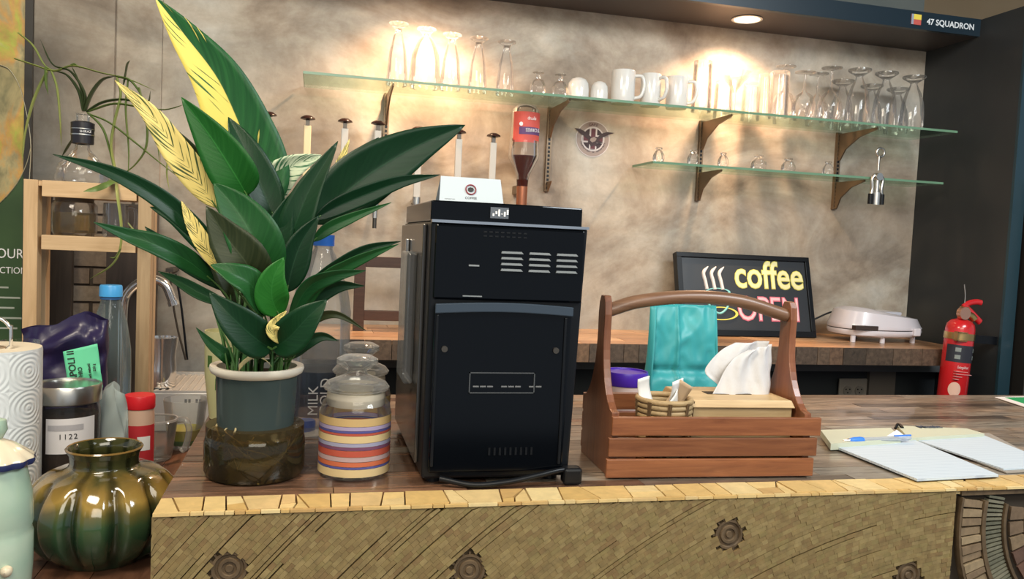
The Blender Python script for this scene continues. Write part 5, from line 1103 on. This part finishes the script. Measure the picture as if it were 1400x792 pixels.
obj('roll', MB().lathe([(0.020,0.012),(Rr*0.99,0.012),(Rr,0.016),(Rr,zk-0.004),(Rr*0.985,zk)], 64), towelmat(), t, smooth=40)
obj('roll_top', MB().lathe([(Rr*0.985,zk),(0.021,zk-0.001),(0.021,zk-0.03)], 48), pbr('cream_roll_top', (0.78,0.70,0.55), 0.85), t, smooth=40)
obj('core', MB().lathe([(0.0205,zk-0.04),(0.0205,zk+0.0005),(0.018,zk+0.0005),(0.018,zk-0.04)], 32), pbr('cardboard_core', (0.40,0.30,0.20), 0.8), t, smooth=40)
obj('base_plate', MB().cyl(Rr*1.02, 0, 0.008, 40), M['chrome'], t, smooth=40)
lp = spline([(0.010,0,0.0),(0.010,0,zk+0.004),(0.008,0,zk+0.032),(-0.006,0,zk+0.046),(-0.020,0,zk+0.036),(-0.022,0,zk+0.004),(-0.022,0,0.01)], 8)
lp = [p+Vector((0.022, -0.01, 0)) if p.z > zk else Vector((p.x*0.3, 0, p.z)) for p in lp]; obj('wire_loop', MB().tube(lp, 0.0028, 8), M['chrome'], t, smooth=60)
# coffee jar with steel lid and 1122 label
jY = 1.53; jq = Q(90, 600, jY); kj = K(jq); Rj = 43*kj; zj = Q(90, 532, jY-Rj).z-LZ; zj0 = Q(90, 556, jY-Rj).z-LZ
t = thing('coffee_bean_jar', 'glass jar of dark coffee with brushed steel lid and white sticker reading 1122', 'jar', (jq.x, jY, LZ+EPS))
obj('body', MB().lathe([(0.0005,0),(Rj*0.92,0),(Rj*0.98,0.008),(Rj*0.98,zj0-0.014),(Rj*0.93,zj0-0.004),(Rj*0.93,zj0)], 48), M['glass'], t, smooth=40)
obj('coffee_fill', MB().lathe([(0.0005,0.004),(Rj*0.93,0.006),(Rj*0.93,zj0*0.88),(0.0005,zj0*0.90)], 40), pbr('dark_ground_coffee', (0.022,0.011,0.006), 0.9, var=(0.045,0.022,0.012), nscale=120, bmp=0.6), t, smooth=40)
obj('lid', MB().lathe([(Rj*0.96,zj0-0.002),(Rj*1.01,zj0),(Rj*1.02,zj-0.003),(Rj*0.99,zj),(Rj*0.93,zj),(Rj*0.92,zj-0.003),(0.0005,zj-0.003)], 48), M['steel'], t, smooth=35)
sz0, sz1 = Q(90, 622, jY-Rj).z-LZ, Q(90, 574, jY-Rj).z-LZ
st_ = obj('sticker', curved(Rj*0.99+0.0006, sz0, sz1, pi*1.40, pi*1.87, 12), pbr('white_sticker', (0.72,0.70,0.72), 0.6), t, smooth=180)
def on_cyl(s, size, r, a_mid, z, mat, par, step=0.62):
    for i, ch in enumerate(s):
        a = a_mid+(i-(len(s)-1)/2)*size*step/r
        text('character', ch, size, mat, par, (r*cos(a), r*sin(a), z), (pi/2, 0, a+pi/2), 0.0002, 'CENTER')
on_cyl('1122', 0.0125, Rj*0.99+0.0012, pi*1.60, sz0+(sz1-sz0)*0.42, M['black_print'], st_)
m2_ = curved(Rj*0.99+0.0011, sz0+(sz1-sz0)*0.66, sz0+(sz1-sz0)*0.82, pi*1.42, pi*1.74, 10); obj('printed_band', m2_, pbr('grey_print', (0.42,0.41,0.44), 0.6), st_)
# purple bag with green label
gY = 1.66; x0_, x1_ = Q(46, 480, gY).x, Q(152, 480, gY).x; ztb = Q(110, 432, gY).z-LZ
t = thing('coffee_bag', 'crumpled dark purple foil bag with a mint green paper label', 'bag', ((x0_+x1_)/2, gY, LZ+EPS))
bw2 = (x1_-x0_)
purple = pbr('purple_foil', (0.020,0.014,0.055), 0.38, coat=0.15, var=(0.030,0.022,0.085), nscale=9)
def bagp(a, v, front):
    c_, s_ = cos(a), sin(a)
    wv_ = bw2*0.46*(0.92+0.10*v); dv = 0.048*(1-v*0.62)
    x = wv_*(abs(c_)**0.6)*(1 if c_ > 0 else -1); y = dv*(abs(s_)**0.7)*(1 if s_ > 0 else -1)
    z = ztb*v*(1.0-0.10*max(0, -x/wv_)*v+0.02*sin(x*80)*v)
    x += -0.020*v*max(0, -x/wv_)*v*1.2; cr = 0.006*sin(x*55+z*38+1.3)*sin(z*47-x*20)+0.004*sin(x*120-z*90)
    cr += 0.0025*abs(sin(x*170+z*60))-0.003*abs(sin(z*110-x*70)); y += cr*(1 if v > 0.05 else 0) + (0.018*math.exp(-((v-0.88)/0.05)**2)*(-1 if s_ < 0 else 0)); return Vector((x, y, z))
m = MB(); m.grid(lambda u, v: bagp(-2*pi*u, v, 0), 72, 44); obj('foil_body', m, purple, t, smooth=180)
m = MB(); m.grid(lambda u, v: Vector((-bw2*0.42+bw2*0.86*u, 0.008*sin(u*9)+0.004, ztb*(0.955-0.13*(1-u)*(1-u))+0.020*v*(0.5+0.5*sin(u*5))+0.003*sin(u*22))) , 36, 4); obj('rolled_top', m, purple, t, smooth=180, solid=0.010)
lc = Q(113, 500, gY-0.05); Lr = Vector(t.location); gm = pbr('mint_label', (0.16,0.72,0.42), 0.55)
la = [Q(86,481,gY-0.060)-Lr, Q(133,470,gY-0.060)-Lr, Q(141,530,gY-0.056)-Lr, Q(94,532,gY-0.056)-Lr]
def labf(u, v): 
    p = (la[0].lerp(la[1], u)).lerp(la[3].lerp(la[2], u), v); p.y += 0.0006*sin(u*7+v*5)-0.003*math.exp(-((v-0.62)/0.05)**2)*u; return p
m = MB(); m.grid(labf, 14, 14); gl_ = obj('label', m, gm, t, smooth=180, solid=0.0006, label='mint green paper label')
dirv = (la[0]-la[3]).normalized(); ang = math.atan2(dirv.z, dirv.x)
def onlab(s, size, u, v): p = labf(u, v); text('label_text', s, size, M['black_print'], gl_, (p.x, p.y-0.0045, p.z), (pi/2, -ang, 0), 0.0002, bold=0.0002)
onlab('NAPOLI II', 0.0165, 0.30, 1.0); onlab('ETHIO', 0.010, 0.48, 0.85); onlab('washed, natural', 0.006, 0.72, 0.90); onlab('250 g', 0.006, 0.88, 0.6)
# PET bottle with blue cap
bY_ = 1.80; bq_ = Q(150, 500, bY_); kb = K(bq_); Rb = 27*kb; zB = Q(145, 390, bY_).z-LZ; hz = zB
t = thing('plastic_bottle', 'clear plastic bottle with light blue screw cap behind the purple bag', 'bottle', (bq_.x, bY_, LZ+EPS))
obj('body', MB().lathe([(0.0005,0.006),(Rb*0.8,0.0),(Rb,0.014),(Rb,hz*0.25),(Rb*0.95,hz*0.27),(Rb,hz*0.29),(Rb,hz*0.55),(Rb*0.97,hz*0.66),(Rb*0.78,hz*0.80),(Rb*0.50,hz*0.90),(Rb*0.42,hz*0.93),(Rb*0.42,hz*0.955)], 36), glass('pale_blue_plastic', (0.86,0.94,0.95), (0.45,0.58,0.62), 0.08, 0.04, (0.6,0.75,0.78)), t, smooth=50)
obj('neck_ring', MB().cyl(Rb*0.50, hz*0.925, hz*0.935, 24), pbr('dark_blue_ring', (0.03,0.10,0.25), 0.4), t)
obj('cap', MB().lathe([(0.0005,hz),(Rb*0.48,hz),(Rb*0.52,hz-0.003),(Rb*0.53,hz*0.94)], 32, rib=lambda a, z: 1+0.02*cos(30*a)), pbr('sky_blue_cap', (0.07,0.38,0.78), 0.35), t, smooth=30)
# translucent plastic bag
cY = 1.575; cq = Q(153, 560, cY)
t = obj('plastic_bag', MB().grid(lambda u, v: Vector((0.030*cos(2*pi*u)*(1.05-0.45*v*v)+0.004*sin(u*25+v*9), 0.020*sin(2*pi*u)*(1.05-0.7*v)+0.003*sin(u*19-v*13), (Q(147, 522, cY).z-LZ)*v*(1-0.10*abs(cos(2*pi*u))*v))), 48, 20), glass('milky_polythene', (0.75,0.85,0.85), (0.5,0.6,0.6), 0.38, 0.15, (0.65,0.72,0.70)), loc=(cq.x, cY, LZ+EPS), smooth=180); tag(t, 'small translucent plastic bag standing between bean jar and red-lidded bottle', 'plastic bag')
# red lidded spice bottle
rY = 1.70; rq = Q(191, 560, rY); kr = K(rq); rz0 = Q(191, 558, rY).z-LZ; rz1 = Q(191, 540, rY).z-LZ; Rs = 19*kr
t = thing('spice_bottle', 'small bottle with bright red lid and red label behind the glass mug', 'bottle', (rq.x, rY, LZ+EPS))
obj('body', MB().lathe([(0.0005,0),(Rs*0.95,0),(Rs,0.006),(Rs,rz0-0.014),(Rs*0.96,rz0-0.002),(Rs*0.96,rz0)], 32), pbr('peach_plastic', (0.62,0.42,0.32), 0.3), t, smooth=40)
obj('lid', MB().lathe([(Rs*1.0,rz0),(Rs*1.03,rz0+0.002),(Rs*1.03,rz1-0.003),(Rs*0.98,rz1),(0.0005,rz1)], 40, rib=lambda a, z: 1+0.008*cos(40*a)), pbr('red_lid', (0.68,0.02,0.03), 0.35), t, smooth=30)
sl_ = obj('label', curved(Rs+0.0006, rz0*0.25, rz0*0.80, pi*1.05, pi*1.98, 20), pbr('red_label_print', (0.50,0.03,0.04), 0.5), t, smooth=180)
obj('label_patch', curved(Rs+0.0012, rz0*0.48, rz0*0.66, pi*1.52, pi*1.80, 8), M['white_print'], sl_)
# glass mug lying near the counter edge
gq = ledge(208, 634); gY2 = gq.y+0.035; kg = K(gq); zg = Q(205, 574, gY2).z-LZ; Rg = 27*kg
t = thing('glass_mug', 'clear glass mug with thick handle between the vase and the counter edge', 'mug', (gq.x, gY2, LZ+EPS))
obj('body', MB().lathe([(0.0005,0.0),(Rg*0.72,0),(Rg*0.80,0.004),(Rg*0.92,zg*0.5),(Rg*1.05,zg),(Rg*1.0,zg+0.001),(Rg*0.88,zg*0.5),(Rg*0.74,0.012),(0.0005,0.010)], 40), glass('thick_clear_glass', (0.95,0.96,0.95), (0.55,0.52,0.48), 0.04), t, smooth=50)
obj('rim', MB().lathe([(Rg*1.0,zg),(Rg*1.06,zg-0.002),(Rg*1.06,zg+0.003),(Rg*1.0,zg+0.003)], 40), glass('rim_glass', (0.8,0.8,0.8), (0.4,0.4,0.4), 0.25), t, smooth=50)
obj('handle', MB().tube(spline([(Rg*0.98,0,zg*0.97),(Rg*1.45,-0.01,zg*1.0),(Rg*1.65,-0.012,zg*0.75),(Rg*1.50,-0.01,zg*0.35),(Rg*1.30,-0.008,zg*0.22)], 7), 0.0068, 12), glass('handle_glass', (0.75,0.76,0.75), (0.35,0.33,0.30), 0.14), t, smooth=60)
# drinking glass with yellow and green base label
hq = ledge(253, 588); hY = 1.98; hq = Q(253, 588, hY); hz0 = max(LZ, LZ); kh = K(hq)
zc0 = Q(253, 589, hY).z-LZ; zc1 = Q(253, 546, hY).z-LZ
t = thing('tumbler', 'short flared glass tumbler with yellow and green liquid in front of the steel drip tray', 'glass', (hq.x, hY, LZ+EPS))
obj('body', MB().lathe([(0.0005,0.0),(0.033,0.0),(0.036,0.004),(0.048,zc1),(0.047,zc1+0.001),(0.034,0.010),(0.0005,0.008)], 36), glass('tumbler_glass', (0.96,0.97,0.96), (0.6,0.6,0.58), 0.08), t, smooth=50)
obj('liquid', MB().lathe([(0.0005,0.010),(0.034,0.011),(0.040,0.046),(0.0005,0.046)], 32), glass('yellow_green_liquid', (0.75,0.75,0.15), (0.5,0.5,0.1), 0.45, 0.05, (0.75,0.70,0.12)), t, smooth=40)
obj('green_base', MB().lathe([(0.0005,0.0115),(0.0345,0.0112),(0.036,0.022),(0.0005,0.022)], 32), pbr('green_syrup', (0.05,0.22,0.03), 0.3), t, smooth=40)
# steel drip tray with ribbed top
ex0, ex1, ey0, ey1 = Q(203, 560, 2.14).x, Q(203, 560, 2.14).x+0.30, 2.14, 2.40; ez = Q(250, 536, 2.14).z-LZ
t = thing('drip_tray', 'ribbed stainless steel drip tray block at the back of the low ledge', 'drip tray', (ex0, ey0, LZ+EPS))
ss = pbr('satin_steel', (0.62,0.60,0.56), 0.42, 0.35)
obj('housing', MB().box(0, ex1-ex0, 0, ey1-ey0, 0, ez-0.004), ss, t, bev=0.002)
obj('front_lip', MB().box(-0.003, ex1-ex0+0.003, 0.0, 0.008, ez-0.004, ez+0.002), ss, t); obj('back_lip', MB().box(-0.003, ex1-ex0+0.003, ey1-ey0-0.006, ey1-ey0, ez-0.004, ez+0.006), ss, t)
for i in range(18): x = 0.010+i*0.0158; obj('rib', MB().box(x, x+0.008, 0.010, ey1-ey0-0.008, ez-0.004, ez+0.001), ss, t)
m = MB()
for i in range(5): 
    if i != 2: m.box(0.083+i*0.0085, 0.0885+i*0.0085, -0.001, 0.001, ez-0.028, ez-0.019)
obj('front_holes', m, M['black_satin'], t)
# milk pitcher on the tray
mq = Q(222, 515, 2.20); mz = LZ+ez+0.003; mh = Q(222, 461, 2.20).z-mz
t = thing('milk_pitcher', 'small polished steel milk pitcher standing on the drip tray', 'pitcher', (mq.x, 2.20, mz))
obj('body', MB().lathe([(0.0005,0),(0.031,0),(0.033,0.004),(0.033,mh*0.35),(0.030,mh*0.6),(0.036,mh),(0.034,mh),(0.028,mh*0.6),(0.03,0.006),(0.0005,0.006)], 36), M['chrome'], t, smooth=45)
obj('handle', MB().tube(spline([(-0.030,0,mh*0.9),(-0.052,0,mh*0.85),(-0.052,0,mh*0.35),(-0.033,0,mh*0.2)], 6), 0.003, 8), M['chrome'], t, smooth=60)
# chrome faucet with black hose
fY = 2.30; pts = [Q(168,425,fY),Q(172,404,fY),Q(188,388,fY),(Q(208,382,fY)),Q(226,390,fY),Q(236,412,fY)]
fb = Vector((pts[0].x, fY, LZ))
t = thing('faucet', 'chrome gooseneck faucet arching behind the right post of the wooden rack', 'faucet', fb+Vector((0,0,EPS)))
obj('spout', MB().tube(spline([Vector((0,0,0.0)), Vector((0,0,0.1)), Vector((0,0,0.2))]+[p-fb for p in pts], 6), 0.012, 12), M['chrome'], t, smooth=60)
obj('nozzle', MB().tube([pts[-1]-fb, Q(238,418,fY)-fb], 0.014, 14), M['chrome'], t, smooth=60)
obj('base', MB().cyl(0.025, 0, 0.02, 24), M['chrome'], t, smooth=40)
hs1 = [Q(232,372,2.40),Q(236,410,2.40),Q(243,450,2.40),Q(254,492,2.40)]; hb = hs1[-1]
t = thing('perforated_strap', 'dark perforated hose hanging on the wall behind the faucet tip', 'hose', hb)
obj('strap', MB().tube(spline([p-hb for p in hs1], 6), 0.007, 8, flat=0.4), M['dark_steel'], t, smooth=60)
obj('cable', MB().tube(spline([Q(240,375,2.41)-hb, Q(248,420,2.41)-hb, Q(256,492,2.41)-hb], 6), 0.003, 8), M['black_satin'], t, smooth=60)
obj('wall_hook', MB().box(-0.01, 0.01, -0.004, 0.10, hs1[0].z-hb.z, hs1[0].z-hb.z+0.01), M['dark_steel'], t, loc=(hs1[0].x-hb.x, 0, 0))

# ---------------------------------------------------------------- pale wooden rack
rkY = 1.90; rx0, rx1 = Q(32, 260, rkY).x, Q(210, 260, rkY).x; rt_ = Q(120, 250, rkY).z
pwood = wood('pale_rack_wood', (0.46,0.30,0.15), (0.66,0.47,0.27), 0.5, 2, 5, 0.05); pwx = wood('pale_rack_rail_wood', (0.50,0.33,0.17), (0.70,0.51,0.30), 0.5, 0, 5, 0.05)
t = thing('wooden_rack', 'open pale wooden rack with two shelves standing on the low ledge at the left', 'rack', (rx0, rkY, LZ+EPS)); rack = t
Hr = rt_-LZ; Wr = rx1-rx0; D_ = 0.125; pw_ = 0.030
m2z = Q(120, 324, rkY).z-LZ; m2b = Q(120, 344, rkY).z-LZ; t2b = Q(120, 272, rkY).z-LZ
for x in (0, Wr-pw_):
    for y in (0, D_-0.03): obj('post', MB().box(x, x+(pw_-0.003 if y == 0 else 0.017), y, y+0.030, 0, Hr), pwood, t, bev=0.001)
for y in (0.001, D_-0.025):
    obj('rail', MB().box(0.034, Wr-0.034, y, y+0.022, t2b, Hr), pwx, t, bev=0.001); obj('rail', MB().box(0.034, Wr-0.034, y, y+0.022, m2b, m2z), pwx, t, bev=0.001)
obj('shelf_board', MB().box(0.002, Wr-0.002, 0.004, D_-0.004, Hr-0.012, Hr-0.002), pwx, t); obj('shelf_board', MB().box(0.035, Wr-0.035, 0.004, D_-0.004, m2z-0.012, m2z-0.002), pwx, t)
# dark things below the rack: a tall cabinet pair behind
for i, (pa_, pb_, l) in enumerate(((53, 90, 'dark plank leaning behind the left post of the rack'), (138, 186, 'dark plank standing behind the right half of the rack'))):
    a_, b_ = Q(pa_, 400, 2.30).x, Q(pb_, 400, 2.30).x
    o = obj('dark_board', MB().box(0, b_-a_, 0, 0.02, 0, Q(100, 350, 2.30).z-LZ+0.14), wood('dark_stained_board_'+str(i), (0.030,0.022,0.018), (0.075,0.055,0.042), 0.5, 2, 4), loc=(a_, 2.35, LZ+EPS)); tag(o, l, 'board')
# jars on the middle shelf of the rack
jz = LZ+EPS+m2z-0.002+0.0006
a_, b_ = Q(76, 300, 1.99), Q(137, 300, 1.99); R_ = (b_.x-a_.x)/2
t = thing('storage_jar', 'wide glass jar with thick base on the middle shelf of the rack', 'jar', ((a_.x+b_.x)/2, 1.963, jz))
jh = Hr-m2z-0.03
obj('body', MB().lathe([(0.0005,0.004),(R_*0.85,0),(R_,0.010),(R_,jh*0.8),(R_*0.8,jh*0.93),(R_*0.8,jh*0.97)], 40), M['glass'], t, smooth=50)
obj('amber_contents', MB().lathe([(0.0005,0.006),(R_*0.92,0.008),(R_*0.94,jh*0.6),(0.0005,jh*0.62)], 32), glass('pale_amber', (0.80,0.66,0.40), (0.5,0.38,0.2), 0.10, 0.1, (0.5,0.4,0.2)), t, smooth=40)
obj('lid', MB().cyl(R_*0.84, jh*0.88, jh*0.99, 32), pbr('dull_brown_lid', (0.14,0.10,0.06), 0.5), t, smooth=40)
a_, b_ = Q(143, 300, 1.975), Q(178, 300, 1.975); R_ = (b_.x-a_.x)/2
t = thing('beer_stein', 'clear glass stein with handle on the middle shelf of the rack', 'mug', ((a_.x+b_.x)/2, 1.960, jz))
obj('body', MB().lathe([(0.0005,0.0),(R_*0.9,0),(R_,0.006),(R_*0.96,jh*0.9),(R_*0.9,jh*0.9),(R_*0.88,0.016),(0.0005,0.014)], 36, rib=lambda a, z: 1+0.03*abs(cos(5*a))), M['glass'], t, smooth=50)
obj('handle', MB().tube(spline([(R_*0.95,-0.0,jh*0.8),(R_*1.5,0,jh*0.75),(R_*1.5,0,jh*0.3),(R_*0.95,0,jh*0.2)], 6), 0.004, 8), M['glass'], t, smooth=60)
# bottle with spider plant cutting on top of the rack
sb_ = Q(112, 250, 1.965); tz = LZ+EPS+Hr+0.0006; kz = lambda y: Q(112, y, 1.99).z-tz
t = thing('spider_plant', 'spider plant cutting with long thin arching leaves in a clear wine decanter', 'plant', (sb_.x, 1.965, tz)); spd = t
zn = kz(158)
obj('bottle', MB().lathe([(0.0005,0.002),(0.050,0.0),(0.054,0.006),(0.048,kz(228)),(0.030,kz(216)),(0.015,kz(205)),(0.0135,kz(190)),(0.0135,zn),(0.016,zn+0.002)], 36), M['glass'], t, smooth=50)
nl = obj('neck_label', MB().lathe([(0.0150,kz(199)),(0.0225,kz(198)),(0.0235,kz(170)),(0.016,kz(168))], 32), pbr('black_neck_sleeve', (0.02,0.018,0.022), 0.35), t, smooth=40)
obj('silver_line', MB().lathe([(0.0240,kz(187)),(0.0240,kz(185.5))], 32), M['steel'], nl); obj('silver_line', MB().lathe([(0.0242,kz(179)),(0.0242,kz(178))], 32), M['steel'], nl)
text('neck_text', 'SHIRAZ', 0.007, M['white_print'], nl, (0.0, -0.0248, kz(184)), (pi/2,0,0), 0.0002)
spg = {'d': pbr('spider_leaf_dark', (0.045,0.065,0.025), 0.45), 'g': pbr('spider_leaf_green', (0.13,0.20,0.05), 0.45), 'l': pbr('spider_leaf_light', (0.30,0.36,0.10), 0.5)}
def blade(k, w_, *pts, Y=1.99):
    P3 = spline([Q(p[0], p[1], p[2] if len(p) > 2 else Y) - Vector(spd.location) for p in pts], 6); n = len(P3)
    ra = [max(0.0006, 2.1*w_*K(Vector(spd.location))*(0.55+0.45*sin(pi*min(1, i/(n-1)+0.2)))*(1 if i < n-3 else (n-1-i)/3)) for i in range(n)]
    obj('leaf', MB().tube(P3, ra, 6, flat=0.3), spg[k], spd, smooth=60)
B_ = blade
B_('d', 3.2, (114,152),(108,125),(92,103),(74,97)); B_('d', 2.6, (114,150),(116,128),(97,98),(72,88),(55,54)); B_('d', 2.2, (115,150),(112,125),(105,105),(97,89))
B_('d', 3.4, (116,152),(125,128),(140,109),(158,104)); B_('g', 2.6, (158,104),(178,110),(192,128),(196,140)); B_('d', 2.6, (118,153),(140,140),(168,136),(200,141),(206,124))
B_('g', 2.2, (120,155),(150,168),(185,195),(218,222),(255,250)); B_('g', 2.4, (120,154),(140,175),(150,205),(158,245)); B_('g', 2.2, (122,152),(155,142),(190,146),(225,150),(255,142))
B_('l', 2.4, (65,97),(52,122),(42,150),(34,185),(30,225)); B_('g', 2.8, (63,92),(63,112),(66,130)); B_('l', 2.2, (70,96),(78,120),(82,160),(84,200))
B_('l', 2.0, (20,80),(50,90),(75,97),(100,90),(140,100),(175,108),(212,124)); B_('l', 2.0, (25,45),(45,62),(62,90),(80,98))
B_('l', 2.6, (160,106),(165,130),(157,165),(152,200),(158,235),(160,262,1.87),(166,312,1.86),(163,345,1.86),(150,365,1.86),(122,382,1.86)); B_('g', 2.0, (175,110),(172,150),(176,205),(175,245))
B_('g', 2.4, (190,120),(200,160),(200,200),(185,225),(165,240)); B_('g', 2.0, (165,340,1.86),(158,352,1.86),(150,352,1.86)); B_('g', 2.0, (205,160),(215,190),(218,225)); B_('l', 1.8, (232,200),(228,235),(232,262))
B_('g', 2.8, (166,240),(150,250,1.87),(132,258,1.87),(114,262,1.86)); B_('d', 2.2, (98,192),(90,205),(84,215)); B_('g', 1.8, (175,305,1.86),(190,325,1.86),(196,345,1.86))
B_('g', 2.0, (97,89),(103,88),(110,94)); B_('d', 2.0, (172,98),(174,88),(178,82)); B_('d', 2.0, (172,98),(170,110),(168,118))

# ---------------------------------------------------------------- banner at the far left
bnY = 2.06; bx1 = Q(40, 300, bnY).x; bx0 = bx1-0.62; bz1 = 0.98
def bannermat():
    m, nt, out = newmat('banner_top_glow_print'); p = nt.nodes.new('ShaderNodeBsdfPrincipled'); nt.links.new(p.outputs[0], out.inputs[0]); p.inputs['Roughness'].default_value = 0.5
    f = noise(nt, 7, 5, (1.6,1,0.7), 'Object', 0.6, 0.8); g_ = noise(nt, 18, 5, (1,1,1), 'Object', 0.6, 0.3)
    a = ramp(nt, f, [(0.28, (0.10,0.11,0.05)), (0.42, (0.40,0.33,0.16)), (0.50, (0.55,0.30,0.08)), (0.60, (0.42,0.44,0.06)), (0.75, (0.48,0.38,0.26))])  # yellow, orange and green blur: a glow of light put into the print
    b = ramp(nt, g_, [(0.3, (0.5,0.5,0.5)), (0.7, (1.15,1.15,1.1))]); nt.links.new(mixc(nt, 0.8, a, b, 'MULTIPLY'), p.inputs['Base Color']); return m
t = thing('roll_up_banner', 'printed roll-up banner with blurred glowing foliage print and green lower half at the left edge', 'banner', (bx1, bnY, LZ+EPS))
W2 = bx1-bx0; zb1 = Q(20, 335, bnY).z-LZ
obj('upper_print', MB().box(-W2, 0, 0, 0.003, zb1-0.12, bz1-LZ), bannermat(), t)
grn = pbr('banner_green', (0.022,0.055,0.018), 0.5, var=(0.05,0.10,0.03), nscale=5)
cxb = -W2*0.55+0.13
lo = [( -W2, 0.0), (0, 0.0), (0, Q(40, 255, bnY).z-LZ)]
Rc = 0.22; cz_ = Q(0, 315, bnY).z-LZ+Rc
for i in range(17):
    a = -0.15-(pi*0.5-0.15)*i/16; lo.append((min(0, -0.20+Rc*cos(a)*0.93), cz_+Rc*sin(a)))
lo.append((-W2, cz_-Rc)); m = MB(); m.prism(lo, 0.001, Matrix.Translation((0, -0.0015, 0))); obj('green_lower_print', m, grn, t, fix=True)
arc = [(-0.20+Rc*1.0*cos(a)*0.93, -0.0025, cz_+Rc*sin(a)) for a in [(-pi*0.5)+0.15+(pi*0.5-0.3)*i/16 for i in range(17)]]
obj('curved_border', MB().tube(arc, 0.003, 6, flat=0.3), pbr('banner_pale_line', (0.62,0.55,0.36), 0.5), t, smooth=60)
u0 = Q(2, 90, bnY); pts = [Q(-2, 88, bnY), Q(14, 96, bnY), Q(28, 120, bnY), Q(38, 160, bnY), Q(43, 200, bnY), Q(41, 245, bnY)]
obj('upper_curve', MB().tube([p-Vector(t.location)+Vector((0,-0.003,0)) for p in spline(pts, 5)], 0.0028, 6, flat=0.3), pbr('banner_cream_line', (0.70,0.66,0.50), 0.5), t, smooth=60)
for s, px, py, sz in (('TOUR 2', -16, 352, 0.031), ('FREE + ACTION', -48, 372, 0.021)):
    p = Q(px, py, bnY)-Vector(t.location); text('banner_text', s, sz, M['white_print'], t, (p.x, -0.0022, p.z), (pi/2,0,0), 0.0002, sx=0.85)
m = MB()
for i in range(5): p = Q(-30, 392+i*14, bnY)-Vector(t.location); e_ = Q((12,28,20,32,24)[i], 392+i*14, bnY)-Vector(t.location); m.box(p.x, e_.x, -0.002, -0.001, p.z-0.002, p.z+0.002)
obj('fine_print', m, pbr('banner_grey_text', (0.35,0.38,0.32), 0.5), t)
obj('edge_bar', MB().box(-0.012, 0.004, -0.004, 0.006, 0, bz1-LZ), pbr('dark_banner_edge', (0.025,0.022,0.018), 0.5), t)
# wine glass behind the kitchen roll
q = Q(32, 470, 1.62)
glassware('wine_glass', 'wine glass standing behind the paper towel roll', [(0.030,0.0),(0.030,0.002),(0.004,0.006),(0.0035,0.085),(0.010,0.095),(0.034,0.125),(0.038,0.155),(0.031,Q(32, 462, 1.62).z-LZ)], (Q(27, 470, 1.575).x, 1.575, LZ+EPS), None)
